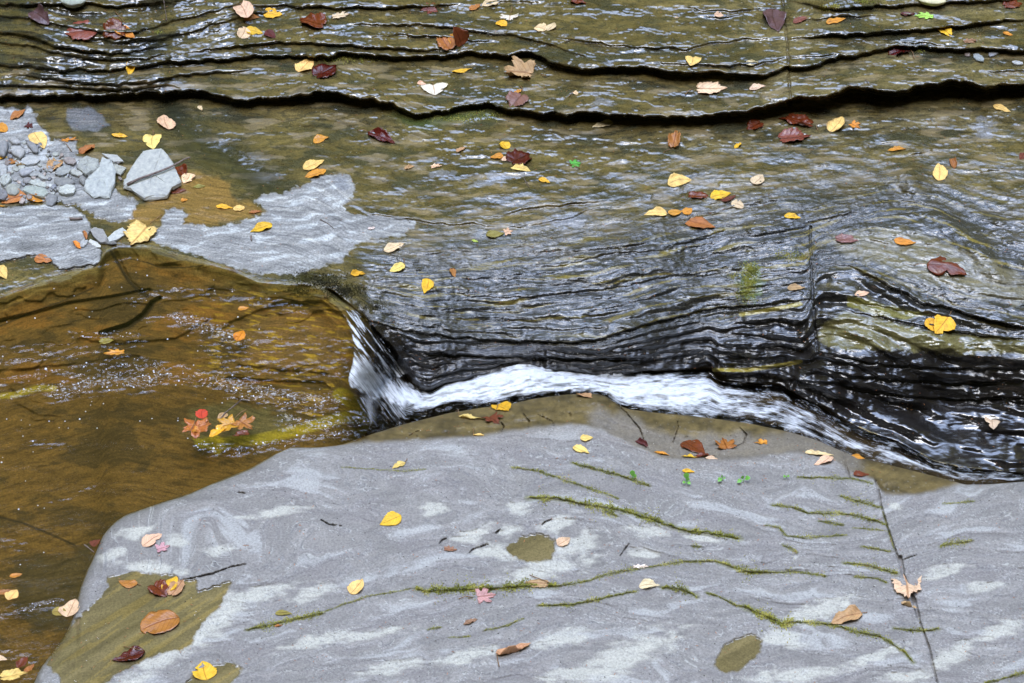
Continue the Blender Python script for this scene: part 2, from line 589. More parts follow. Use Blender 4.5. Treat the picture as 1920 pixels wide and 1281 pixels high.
def ledge(R, pts, th, k=.0021, lip=5.0, x0=-5000, x1=5000, fade=60, rag=2.0, seed=0):
    """undercut ledge: traced lip, th = px of dark recess below it"""
    c = pts if callable(pts) else curve(pts, 2)
    tf = th if callable(th) else (lambda x: np.full(np.shape(x), float(th)))
    if not callable(pts):
        x0, x1 = max(x0, pts[0][0]), min(x1, pts[-1][0])
    w = sm(x0, x0 + fade, GXX) * (1 - sm(x1 - fade, x1, GXX))
    t = (tf(XS) * (1 + 0.5 * noise(XS / 50, 0 * XS, seed + 5)))[None, :] * w + 1e-6
    x1d = XS
    off = c(x1d) + rag * fbm(x1d / 24, 0 * x1d, 3, seed, 0.45) * 2 + 2.0 * noise(x1d / 60, 0 * x1d, seed + 1)
    chip = 2.2 * np.round(2.5 * noise(x1d / 34, 0 * x1d, seed + 60)) / 1.5 + 0.5 * np.round(3 * noise(x1d / 13, 0 * x1d, seed + 61)) / 1.5
    off = off + blur_x(chip[None, :], 0.8)[0] * min(1.0, rag / 1.6)
    u = GYY - off[None, :]
    h = blur_x(np.clip(tf(XS), 0, 99)[None, :] * w, 24) * k
    j = np.clip(0.28 * t, 2.6, 10)
    EXTRA[:] += h * np.clip(u / j, 0, 1)
    EXTRA[:] += np.where(u < 0, np.exp(-np.clip(-u, 0, None) / lip), 1.0) * .0004 * lip * w * np.clip(t / 8, 0, 1) * (0.5 + 1.6 * sm(-.3, .5, noise(XS / 70, 0 * XS, seed + 8)))[None, :]
    return R * (1 - 0.9 * sm(j - 1, j + 1, u) * (1 - sm(t - 1, t + 2, u)) * w)


R = ledge(R, lambda x: L1(x), lambda x: L1T(x), .0023, 7, rag=2.5, seed=1)
R = ledge(R, lambda x: L2(x), lambda x: np.interp(x, [-300, 0, 320, 400, 500, 640, 760, 1000, 1100, 1200, 1300, 1440, 1474, 1486, 1560, 1640, 1700, 1920],
                                                  [4, 4, 6, 8, 6, 10, 9, 12, 14, 16, 18, 10, 3, 10, 9, 9, 8, 9]), .0023, 5, seed=2)
LEDGES = [
    ([(350, 100), (400, 92), (430, 86), (520, 79), (600, 80), (640, 84), (700, 88), (760, 91), (850, 94)], 6, 3),
    ([(0, 143), (60, 140), (120, 150), (220, 158), (300, 150), (340, 140), (420, 134), (480, 128)], 5, 4),
    ([(-40, 160), (60, 158), (140, 164), (250, 166), (330, 160)], 6, 5),
    ([(-40, 62), (20, 60), (60, 68), (100, 84), (160, 96), (240, 98), (280, 90)], 7, 6),
    ([(-40, 76), (60, 84), (130, 104), (200, 112), (270, 108), (330, 97)], 5, 7),
    ([(-60, 30), (60, 32), (130, 50), (200, 60), (260, 58), (330, 40), (390, 22), (450, 5), (480, -10)], 4, 8),
    ([(150, 72), (220, 78), (300, 72), (360, 58), (420, 40), (470, 26), (540, 16)], 4, 9),
    ([(480, 10), (560, 12), (640, 14), (760, 12), (860, 8)], 6, 10),
    ([(-60, 5), (60, 8), (150, 5), (220, 12), (330, 2)], 7, 11),
    ([(640, 46), (700, 45), (820, 46), (850, 52), (900, 60), (960, 66), (1010, 76), (1060, 92), (1090, 104), (1110, 118)], 4, 12),
    ([(700, 68), (740, 65), (820, 67), (880, 74), (940, 80)], 4, 13),
    ([(1020, 60), (1050, 68), (1100, 78), (1150, 85), (1220, 88), (1290, 92)], 3, 14),
    ([(1180, 94), (1220, 90), (1290, 90), (1330, 78), (1370, 77), (1400, 73), (1472, 70)], 3, 15),
    ([(1215, 116), (1240, 118), (1290, 120), (1360, 122), (1420, 120), (1472, 106)], 4, 16),
    ([(1484, 72), (1560, 66), (1650, 60), (1720, 55), (1800, 48), (1940, 34)], 9, 17),
    ([(1484, 39), (1560, 32), (1600, 30), (1660, 27)], 5, 18),
    ([(1484, 2), (1540, 14), (1600, 14), (1700, 8), (1780, 4), (1940, -4)], 7, 19),
    ([(1486, 106), (1540, 104), (1590, 96)], 5, 20),
    ([(1860, 132), (1890, 130), (1960, 134)], 8, 21),
    ([(1660, 84), (1720, 78), (1780, 82), (1800, 84)], 3, 22),
    ([(1280, 12), (1340, 20), (1400, 18), (1450, 14)], 3, 23),
    ([(1290, 30), (1360, 32), (1420, 24)], 3, 24),
    ([(900, 8), (960, 0), (1040, 4)], 3, 25),
    # sloping face above the chute
    ([(690, 598), (760, 620), (860, 631), (960, 638), (1060, 641), (1130, 634), (1200, 611), (1260, 596), (1330, 580), (1400, 572), (1522, 560)], 8, 31),
    ([(740, 655), (860, 664), (980, 668), (1100, 672), (1240, 674)], 9, 32),
    ([(760, 550), (830, 546), (900, 556), (1000, 556), (1090, 545), (1160, 538), (1240, 520), (1330, 508)], 3, 33),
    ([(980, 500), (1060, 495), (1140, 475), (1230, 470), (1330, 455)], 3, 34),
    ([(1075, 470), (1150, 466), (1210, 455), (1280, 448)], 2.5, 35),
    ([(880, 415), (940, 405), (980, 392), (1040, 384), (1100, 378), (1160, 370)], 4, 36),
    ([(660, 385), (700, 402), (760, 410), (820, 418), (880, 420), (960, 424)], 4, 37),
    ([(960, 428), (1000, 420), (1060, 410), (1110, 390), (1190, 386)], 3, 38),
    ([(1300, 545), (1400, 540), (1460, 532), (1520, 528)], 3, 39),
    ([(1290, 655), (1360, 662), (1430, 664), (1518, 655)], 5, 40),
    ([(1340, 688), (1400, 690), (1470, 684), (1530, 672)], 7, 41),
    # block right of the joint
    ([(1524, 470), (1560, 480), (1590, 478)], 5, 50),
    ([(1524, 505), (1560, 508), (1600, 506)], 5, 60),
    ([(1590, 497), (1625, 512), (1666, 533), (1733, 566), (1800, 583), (1860, 600), (1960, 620)], 18, 51),
    ([(1560, 545), (1590, 556), (1640, 572), (1690, 580), (1760, 590)], 7, 62),
    ([(1580, 578), (1632, 592), (1683, 600), (1733, 610), (1817, 624), (1960, 640)], 9, 52),
    ([(1524, 548), (1560, 546), (1600, 540)], 4, 61),
    ([(1540, 660), (1600, 672), (1680, 684), (1760, 690), (1960, 692)], 11, 53),
    ([(1540, 690), (1600, 705), (1700, 712), (1800, 716), (1960, 712)], 14, 54),
    ([(1480, 712), (1560, 716), (1620, 730), (1700, 742), (1800, 748), (1960, 742)], 12, 55),
    ([(1640, 300), (1700, 290), (1760, 280), (1840, 275)], 3, 56),
    ([(1790, 322), (1850, 320), (1960, 322)], 3, 57),
    ([(1560, 285), (1600, 278), (1660, 268), (1710, 262)], 3, 58),
    ([(1840, 480), (1880, 476), (1960, 480)], 4, 59),
    ([(1540, 770), (1620, 790), (1700, 812), (1760, 850)], 3, 63),
]
for pts, th, sd in LEDGES:
    R = ledge(R, pts, th * 0.85, .0024, 4, rag=1.6, seed=sd)

# far foreground of the bank face is dark by its steepness and by painted albedo: make the bottom of the right-hand face nearly upright
steep = sm(1500, 1600, GXX) * sm(640, 665, GYY) * (1 - sm(752, 768, GYY)) * (.0011)
apron = sm(1540, 1600, GXX) * sm(760, 775, GYY)
R = R * (1 - 0.5 * apron) + steep

# integrate down from the foot of the main ledge
dy = np.gradient(YS)[:, None]
RS = blur_x(R, 14)
R = blur_x(R, 1.6)
RES = (R - RS) * dy
leak = np.exp(-np.abs(dy[:, 0]) / 26.0)
DET = np.zeros(R.shape)
for j_ in range(1, NY):
    DET[j_] = DET[j_ - 1] * leak[j_] + RES[j_]
cum = np.cumsum(RS * dy, 0) + DET + blur_x(EXTRA, 1.2)
iref = np.searchsorted(YS, 208.0)
cumref = np.array([np.interp(L1(x) + L1T(x), YS, cum[:, i]) for i, x in enumerate(XS)])
ZB = 0.085 - (cum - cumref[None, :])

Z_POOL = 0.060


def chute_level(x):
    return np.interp(x, [600, 700, 770, 860, 930, 990, 1060, 1300, 1500, 1700, 1920, 3000], [-.10, -.12, -.135, -.135, -.115, -.105, -.125, -.165, -.205, -.245, -.275, -.40])


yb = BASE(XS)
zt = np.where(XS < 640, Z_POOL + 0.004, chute_level(XS) + 0.0)
zt = lerp(np.full(NX, Z_POOL + 0.002), chute_level(XS), sm(630, 775, XS))
zcur = np.array([np.interp(yb[i], YS, ZB[:, i]) for i in range(NX)])
ztop = 0.085
# imbricate shells of the bedding: gentle backs, sharp fronts towards the stream
saw_n = fbm(GXX / 95, GYY / 42, 3, 121)
def shells(lam, tilt, seed, amp):
    ph = (TB + tilt * (GXX - 1100) + 18 * fbm(GXX / 60, GYY / 26, 4, seed, 0.6)) / lam
    s = ph - np.floor(ph)
    prof = np.where(s < 0.78, s / 0.78, (1 - s) / 0.22)
    br = sm(-0.02, 0.25, fbm(GXX / 36, GYY / 11, 3, seed + 4))
    return amp * prof * br
ripz = shells(12.0, .14, 131, .0019) + shells(6.5, .22, 141, .0011)
reg = np.interp(T, KN, [.15, .15, .12, .15, .18, .14, .42, 1.15, 1.0, .8, 0]) * lerp(.45, 1.0, sm(560, 760, GXX)) * lerp(1, 1.25, sm(1150, 1400, GXX) * (T < 7))
reg = reg * lerp(0.55, 1.0, sm(-.25, .15, saw_n))
reg = reg * (1 - 0.75 * sm(1540, 1600, GXX) * sm(760, 775, GYY)) + bund * 0.7
ripz = ripz * reg
f = (ztop - zt) / np.maximum(ztop - zcur, 1e-3)
f = np.clip(f, 0.25, 4.0)
kk = 41
ker = np.exp(-0.5 * (np.arange(-kk, kk + 1) / 14) ** 2)
ker /= ker.sum()
f = np.convolve(np.pad(f, kk, mode='edge'), ker, mode='valid')
below = GYY > (L1(GXX) + L1T(GXX))
ZB = np.where(below, ztop - (ztop - ZB) * f[None, :], ZB)
print('bank scale f', f[::120].round(2))
print('Z at y=-20', ZB[np.searchsorted(YS, -20), ::150].round(3))

# no flutes running down the face: drop what is tall and narrow in the relief
vert = blur_x(ZB.T.copy(), 22).T
vert = vert - blur_x(vert, 26)
ZB = ZB - 0.9 * vert * sm(5.0, 5.5, T) * (1 - sm(8.7, 9.0, T)) * sm(640, 720, GXX) * np.clip(1 - np.exp(-((GXX - 1525) / 45) ** 4), 0, 1)
# broad form: swells and hollows
CALM = lerp(0.35, 1.0, sm(540, 760, GXX))
ZB += CALM * below * (0.004 * fbm(GXX / 130, GYY / 60, 3, 51) * sm(0, 60, GYY - L1(GXX) - L1T(GXX)))
ZB += blur_x(ripz, 0.7)
ZB += CALM * 0.0016 * fbm(GXX / 40, GYY / 16, 3, 57) * below
pl_n = fbm(WX / 105, WY / 26, 4, 151, 0.55)
pl_m = sm(6.4, 5.2, T) * (GYY < BASE(GXX)) if False else (1 - sm(5.4, 6.6, T)) * lerp(0.55, 1.0, sm(480, 700, GXX + (200 - GYY) * 2))
plz = 0
for th_ in (-.30, -.02, .24):
    plz = plz + 0.0011 * sm(th_, th_ + .022, pl_n + 0.05 * noise(GXX / 9, GYY / 7, 155))
ZB += blur_x(plz * pl_m, 0.6)
# tilting block behind the joint, diagonal trench at left, folded ridge at right
tr_pts = [(318, 205), (350, 250), (395, 280), (440, 305), (480, 330), (505, 355)]
td, tp = seg_dist(GXX, GYY, tr_pts)
ZB -= 0.012 * np.exp(-(td / 26) ** 2)
fd, fp = seg_dist(GXX, GYY, [(1690, 340), (1710, 400), (1760, 430), (1810, 470), (1850, 510)])
side = sm(-30, 30, (GXX - 1690) - (GYY - 340) * 0.95)
ZB += 0.016 * np.exp(-(fd / 34) ** 2) * side
# joints
JOINTS = [([(1466, -40), (1470, 30), (1476, 80), (1479, 140), (1483, 196)], 1.4, .008), ([(1520, 425), (1521, 500), (1524, 560), (1530, 640), (1534, 665)], 1.2, .006)]
for pts, w, dep in JOINTS:
    d, _ = seg_dist(GXX + 2.5 * noise(GYY / 14, GXX * 0, 3), GYY, pts)
    ZB -= dep * (1 - sm(w * 0.5, w * 1.8, d))

# the stream bed: pool level bed left of the lip, channel floor to the right of it
LIPP = [(600, 545), (632, 575), (655, 610), (664, 650), (660, 685), (640, 708), (655, 735), (690, 780), (708, 804), (640, 842)]


LXY = np.arange(300, 1000, 2.0)
LXT = np.interp(LXY, [400, 545, 575, 610, 650, 685, 712, 735, 780, 804, 842, 900], [560, 600, 634, 656, 665, 661, 650, 660, 688, 700, 650, 560])
_k = np.exp(-0.5 * (np.arange(-20, 21) / 6.0) ** 2)
LXT = np.convolve(np.pad(LXT, 20, mode='edge'), _k / _k.sum(), mode='valid')


def lip_field(X, Y):
    """px to the right of the pool lip (positive) or inside the pool (negative)"""
    lx = np.interp(Y, [400, 545, 575, 610, 650, 685, 708, 735, 780, 804, 842, 900], [560, 600, 634, 656, 665, 661, 642, 656, 690, 708, 640, 560])
    return X - np.interp(Y, LXY, LXT)


LF = lip_field(GXX, GYY)
inpool = (GYY > BASE(GXX) - 2) & (LF < 0)
depth = 0.002 + 0.006 * sm(0, 14, GYY - BASE(GXX)) + 0.034 * sm(0, 60, GYY - BASE(GXX)) * sm(-10, -60, LF)
plates = 0.006 * sm(0.0, 0.08, fbm(GXX / 220, GYY / 90, 3, 71)) + 0.004 * sm(0.1, 0.16, fbm(GXX / 140, GYY / 70, 4, 73))
bed = Z_POOL - depth + plates + 0.003 * fbm(GXX / 50, GYY / 25, 3, 75)
# traced edges of sunken plates
for pts, hgt in (([(-40, 612), (60, 590), (130, 570), (200, 560), (280, 545)], .012), ([(190, 625), (240, 610), (270, 590), (285, 568), (300, 560)], .02),
                 ([(215, 470), (228, 500), (245, 530), (275, 555)], .006), ([(-40, 960), (0, 968), (60, 988), (110, 1008), (160, 1030)], .016),
                 ([(120, 1060), (60, 1055), (0, 1060), (-40, 1065)], .012)):
    d, _ = seg_dist(GXX, GYY, pts)
    bed -= hgt * (1 - sm(1.5, 6, d))
chan = chute_level(GXX) - 0.035
for pts, hgt in (([(430, 610), (520, 575), (600, 570), (645, 600), (664, 640), (655, 690), (630, 706), (540, 700), (450, 690)], .010), ([(430, 712), (520, 720), (600, 722), (660, 745), (696, 790)], .012),
                 ([(150, 640), (230, 650), (330, 640), (400, 600)], .010), ([(0, 700), (120, 690), (260, 672)], .008), ([(340, 805), (360, 770), (430, 752), (520, 765), (575, 792)], .006)):
    d, _ = seg_dist(GXX, GYY, pts)
    bed -= hgt * (1 - sm(1.5, 9, d + 3 * noise(GXX / 15, GYY / 15, 77)))
# face of the fall: the bed drops from the lip into the channel, further down the picture the shorter the run
run = np.interp(GYY, [540, 600, 660, 700, 730, 770, 810, 840], [70, 110, 125, 100, 62, 36, 22, 14])
fall = sm(0, 1, LF / run)
bedz = lerp(bed, chan, fall)
edge_blend = sm(-1, np.where(GXX < 560, 24, 7), GYY - BASE(GXX))
ZBED = lerp(ZB, np.minimum(bedz, ZB + 0.01), edge_blend)
ZBED = np.where(GYY > BASE(GXX) - 1, ZBED, ZB)

# water surface -----------------------------------------------------
# ripple strength from traced riffles
RIFF = [([(-60, 660), (40, 655), (120, 655), (200, 650), (270, 640)], 12, .55), ([(-60, 690), (30, 675), (110, 668), (180, 655)], 10, .8),
        ([(-60, 725), (20, 712), (80, 700), (150, 690), (230, 672)], 10, .9), ([(-60, 748), (20, 740), (90, 722), (130, 715)], 8, 1.0),
        ([(110, 735), (150, 720), (210, 710), (270, 715), (310, 700)], 20, 1.6), ([(220, 680), (300, 690), (330, 700), (400, 715)], 18, 1.1),
        ([(330, 595), (350, 600), (380, 610), (420, 625), (450, 640)], 18, 1.6), ([(250, 560), (330, 545), (420, 555), (500, 565), (560, 580)], 16, .7),
        ([(130, 625), (200, 628), (260, 627)], 6, 1.0), ([(270, 600), (330, 590)], 6, .8),
        ([(400, 650), (480, 640), (560, 640), (640, 660)], 40, .55), ([(430, 690), (520, 690), (640, 690)], 28, .6),
        ([(400, 710), (450, 720), (500, 735), (560, 745), (630, 750)], 16, 1.5), ([(430, 735), (520, 755), (600, 770)], 12, 1.2),
        ([(540, 790), (600, 795), (660, 790), (700, 785)], 20, 1.3), ([(440, 845), (520, 830), (600, 815), (660, 812)], 12, 1.2),
        ([(370, 835), (400, 845), (430, 840)], 8, 1.2), ([(480, 490), (540, 510), (600, 530)], 10, .9), ([(185, 498), (250, 480)], 4, .4),
        ([(60, 830), (100, 835), (140, 840)], 8, .5), ([(0, 1150), (60, 1140), (110, 1125)], 9, .9), ([(-20, 1010), (40, 1020)], 12, .5), ([(90, 945), (150, 925), (180, 910)], 4, .5),
        ([(30, 800), (60, 810)], 6, .5), ([(-40, 1230), (20, 1225), (60, 1240)], 10, .6)]
AMP = np.full(GXX.shape, 0.02)
inb = (GXX > -200) & (GXX < 800) & (GYY > 430) & (GYY < 1330)
xx, yy = GXX[inb], GYY[inb]
am = np.full(xx.shape, 0.018)
for pts, w, s in RIFF:
    d, _ = seg_dist(xx, yy, pts, 1.2)
    am = np.maximum(am, 0.018 + s * np.exp(-(d / w) ** 2))
AMP[inb] = am
flowy = GYY + 0.10 * (GXX - 300) * (GXX < 640)
rp1 = fbm(GXX / 32, flowy / 9.5, 3, 81, 0.5)
rp2 = fbm(GXX / 9, flowy / 5.0, 3, 87, 0.6)
rp3 = np.abs(fbm(GXX / 13, flowy / 8.0, 3, 91, 0.6))
ZW = Z_POOL + AMP * (0.0058 * rp1 + 0.0007 * rp2 + 0.0040 * rp3)
ZW += 0.0012 * fbm(GXX / 180, GYY / 40, 2, 95)
# fall and chute
s_al = GXX + 0.0 * GYY
UPPER, LOWER = BASE(GXX), NEAR(GXX)
cross = np.clip((GYY - UPPER) / np.maximum(LOWER - UPPER, 8), 0, 1)
# flow lines: coordinate across the channel and along it
flow_c = np.where(LF > 0, cross * np.interp(GXX, [640, 760, 900, 1200, 1500, 1900], [260, 90, 62, 80, 70, 40]), 0)
tur = fbm(GXX / 46, flow_c / 16 + GXX / 300, 4, 101, 0.55)
tur2 = fbm(GXX / 90 + GYY / 90, flow_c / 7.0, 4, 107, 0.5)
hump = 0.014 * np.exp(-((GXX - 985) / 60) ** 2) * np.exp(-((cross - 0.35) / 0.35) ** 2) - 0.01 * np.exp(-((GXX - 790) / 40) ** 2)
zch = chute_level(GXX) + 0.012 * tur + 0.0016 * tur2 + hump
# sheet pouring over the lip: follows the face just above the bed
ridge = fbm((GYY - GXX * 1.35) / 8.5, (GYY + GXX) / 110, 4, 111, 0.62)
zfall = lerp(Z_POOL - 0.004, chute_level(GXX), sm(0, 1, LF / run)) + 0.0035 * ridge * sm(0, 30, LF)
zr = np.where(LF > run, zch, lerp(zfall, zch, sm(0.55, 1.0, LF / run)))
ZW = np.where(LF > 0, zr, ZW)
WMASK = (GYY > UPPER - 5)
ZW = np.where(WMASK, ZW, ZBED - 0.02)
# shallow side of the chute near its lower bank
foam = np.zeros(GXX.shape)
inch = LF > 0
whiteband = np.interp(GXX, [700, 760, 830, 900, 1000, 1100, 1300, 1400, 1500, 1620, 1720, 1800, 1920], [.45, .85, 1.0, 1.12, 1.1, 1.0, .85, .66, .58, .54, .50, .45, .4])
cen = np.interp(GXX, [640, 760, 830, 900, 1100, 1300, 1420, 1500, 1620, 1760, 1920], [.7, .55, .35, .38, .42, .52, .6, .62, .62, .5, .4])
wid = np.interp(GXX, [640, 760, 830, 900, 1100, 1300, 1420, 1500, 1620, 1760, 1920], [.5, .35, .28, .42, .50, .46, .42, .40, .42, .5, .5])
fo = whiteband * np.exp(-np.abs((cross - cen) / wid) ** 3)
fo = fo * 1.1 + (0.35 + 0.5 * (1 - whiteband)) * tur + 0.30 * tur2 - 0.06
foam = np.where(inch, sm(0.12, np.interp(GXX, [1150, 1450], [0.95, 1.25]), fo), 0)
# brown shallow water in the lower left of the chute
brown = poly_mask(GXX, GYY, [(700, 745), (760, 760), (860, 765), (960, 752), (900, 775), (800, 795), (720, 815), (690, 800), (680, 765)], 8, 8, 5)
foam = foam * (1 - 0.72 * brown)
# streaks down the fall
infall = (LF > 0) & (LF < run * 1.05) & (GYY < 745)
streak = sm(-0.12, 0.42, ridge + 0.35 * sm(0.4, 1, LF / run) - 0.2 + 0.3 * (1 - sm(0, 26, np.abs(GXX - np.interp(GYY, [640, 700, 740], [672, 690, 740])))))
foam = np.where(infall, streak * 0.85, foam)
low = poly_mask(GXX, GYY, [(662, 668), (690, 680), (720, 715), (770, 725), (800, 738), (850, 750), (800, 757), (730, 748), (690, 735), (650, 722), (640, 712)], 8, 5, 6)
foam = np.maximum(foam, low * (0.72 + 0.55 * ridge + 0.25 * fbm(GXX / 14, GYY / 14, 3, 161)))
# froth and bubbles on the riffles
bub = sm(0.95, 1.5, AMP + 0.55 * rp2 + 0.25 * rp1)
foam = np.where(inch, foam, 0.28 * bub * sm(0.10, 0.3, rp3))
foam = np.where(foam < 0.12, 0, foam)
foam = np.clip(foam, 0, 1)
wt = np.stack([np.full(GXX.shape, .93), np.full(GXX.shape, .84), np.full(GXX.shape, .62)], -1)

# ------------------------------------------------------------------ near slab
MOSS = [([(989, 935), (1026, 933), (1059, 937), (1093, 945), (1143, 953), (1184, 962), (1227, 975), (1280, 994), (1330, 1000), (1387, 1010)], 7),
        ([(959, 876), (1009, 883), (1059, 901), (1110, 918), (1160, 935)], 3), ([(1073, 868), (1110, 878), (1160, 891), (1217, 911)], 4),
        ([(690, 1118), (740, 1110), (768, 1104)], 2), ([(780, 1104), (801, 1108), (860, 1106), (920, 1103), (976, 1099), (1043, 1099)], 8),
        ([(1043, 1099), (1093, 1092), (1150, 1074), (1184, 1069), (1227, 1062), (1280, 1053), (1347, 1052)], 3),
        ([(1347, 1054), (1381, 1066), (1414, 1074), (1440, 1073)], 6), ([(1440, 1073), (1498, 1072), (1548, 1081)], 3),
        ([(1009, 1136), (1076, 1134), (1143, 1119), (1194, 1108)], 4), ([(1241, 1101), (1278, 1104), (1307, 1119)], 6),
        ([(1324, 1111), (1357, 1123), (1381, 1136), (1396, 1138)], 3), ([(1396, 1138), (1431, 1153), (1468, 1170), (1488, 1166)], 9),
        ([(1488, 1166), (1558, 1171), (1582, 1178), (1615, 1187), (1649, 1193), (1669, 1205), (1693, 1220), (1713, 1243)], 4.5),
        ([(1448, 947), (1481, 950), (1515, 962), (1582, 963), (1609, 968), (1662, 983)], 4), ([(1575, 930), (1609, 940), (1652, 952)], 4),
        ([(1535, 977), (1582, 984)], 3), ([(1599, 990), (1662, 995)], 1.5), ([(1434, 985), (1461, 989), (1475, 1005), (1508, 1009), (1565, 1005), (1588, 1003)], 2.5),
        ([(1468, 1022), (1495, 1036)], 3), ([(1615, 1025), (1669, 1034)], 3), ([(1582, 1056), (1622, 1059), (1683, 1076)], 4.5),
        ([(1602, 1082), (1642, 1084), (1663, 1093)], 3), ([(1763, 1025), (1777, 1020), (1803, 1017), (1823, 1014)], 4), ([(1767, 945), (1827, 940)], 2),
        ([(463, 1181), (503, 1173), (554, 1161), (604, 1150)], 5), ([(604, 1150), (638, 1136), (690, 1118)], 1.5),
        ([(1495, 896), (1548, 896), (1599, 898), (1636, 906)], 3), ([(1676, 1178), (1710, 1182), (1733, 1183), (1760, 1180)], 4),
        ([(1655, 960), (1668, 1000), (1676, 1030)], 1.6), ([(801, 1181), (828, 1176)], 2), ([(841, 1196), (882, 1193)], 1.5),
        ([(908, 1183), (952, 1173), (982, 1160)], 2), ([(1846, 1281), (1870, 1276), (1895, 1268), (1925, 1260)], 3), ([(1297, 1024), (1313, 1025)], 3),
        ([(1138, 961), (1157, 968)], 4), ([(640, 876), (700, 880), (760, 884), (800, 880)], 1.0)]
PUD = [[(201, 1083), (248, 1071), (285, 1076), (322, 1076), (339, 1089), (366, 1086), (372, 1108), (403, 1099), (436, 1088), (423, 1116), (409, 1140), (379, 1170),
        (362, 1197), (362, 1210), (336, 1220), (302, 1225), (268, 1240), (218, 1264), (188, 1290), (110, 1320), (114, 1271), (87, 1247), (104, 1213), (134, 1173),
        (158, 1146), (188, 1119), (201, 1099)],
       [(352, 1277), (372, 1254), (403, 1245), (436, 1242), (455, 1254), (443, 1270), (426, 1290), (400, 1310), (320, 1300)],
       [(949, 1025), (976, 1007), (1006, 1000), (1029, 1004), (1041, 1015), (1039, 1032), (1033, 1049), (1013, 1052), (996, 1055), (972, 1049), (952, 1036)],
       [(1339, 1247), (1354, 1213), (1377, 1197), (1408, 1188), (1428, 1200), (1424, 1224), (1404, 1244), (1381, 1259), (1357, 1262)]]
PALE = [(930, 1035, 45, 17, 5), (1026, 1066, 78, 22, -12), (1043, 982, 42, 14, -25), (1090, 1019, 48, 20, -20), (815, 955, 28, 13, 0), (972, 952, 25, 12, 0),
        (885, 1002, 42, 13, -20), (952, 995, 24, 12, -20), (1210, 1037, 32, 11, 0), (1210, 995, 38, 14, 5), (872, 1230, 60, 13, -15), (1053, 1197, 60, 15, -10),
        (1177, 1230, 110, 28, -25), (1076, 1264, 70, 14, -5), (740, 1250, 60, 13, -10), (332, 1012, 22, 15, 0), (409, 1029, 26, 12, -10), (255, 998, 34, 13, -10),
        (285, 1066, 64, 12, 5), (403, 1163, 66, 30, -45), (497, 1113, 54, 16, -20), (587, 1113, 46, 13, -15), (302, 1237, 84, 18, -30), (436, 1130, 40, 16, -25),
        (1532, 1146, 82, 20, -20), (1783, 1230, 48, 20, -30), (1850, 1099, 40, 11, -8), (1767, 1072, 50, 12, -12), (1468, 1200, 40, 18, 10), (1498, 1264, 90, 14, -5),
        (600, 1200, 80, 12, -12), (1676, 948, 13, 7, 0), (210, 1040, 30, 10, -20), (700, 1190, 60, 9, -10), (1640, 1230, 60, 10, -20), (1880, 1180, 50, 14, -20),
        (1700, 1270, 60, 12, -10), (230, 1290, 60, 14, -25), (1320, 1010, 40, 7, 8), (520, 960, 60, 9, -8)]
CRACK = [(1582, 846), (1588, 880), (1594, 897)]
CRACK2 = [(1642, 903), (1648, 925), (1652, 948), (1666, 995), (1679, 1032), (1691, 1069), (1702, 1096), (1713, 1123), (1723, 1160), (1731, 1183), (1743, 1217), (1753, 1264), (1770, 1330), (1800, 1500), (1850, 1800)]
FISS = [([(880, 1037), (887, 1030), (897, 1027), (915, 1021)], 1.6), ([(823, 1020), (830, 1013), (838, 1009)], 1.3), ([(1016, 985), (1022, 979), (1033, 975)], 1.3), ([(930, 1000), (938, 992)], 1.4),
        ([(1163, 1042), (1170, 1032), (1180, 1019)], 1.2), ([(349, 1086), (372, 1082), (399, 1076), (430, 1064), (462, 1057)], 1.6), ([(602, 975), (617, 984), (640, 986)], 1.6),
        ([(446, 923), (460, 925)], 1.4)]
OLC = [([(760, 822), (775, 812), (785, 808), (782, 820)], 1.3), ([(930, 780), (945, 800), (940, 812)], 1.2), ([(980, 775), (992, 790), (990, 805)], 1.0), ([(1010, 778), (1035, 790), (1040, 803)], 1.0),
       ([(1069, 775), (1072, 790)], 1.0), ([(1385, 800), (1400, 815), (1395, 830), (1375, 840)], 1.6), ([(1140, 745), (1175, 775), (1200, 805), (1212, 840)], 1.6),
       ([(1268, 780), (1272, 800), (1262, 830)], 1.2)]


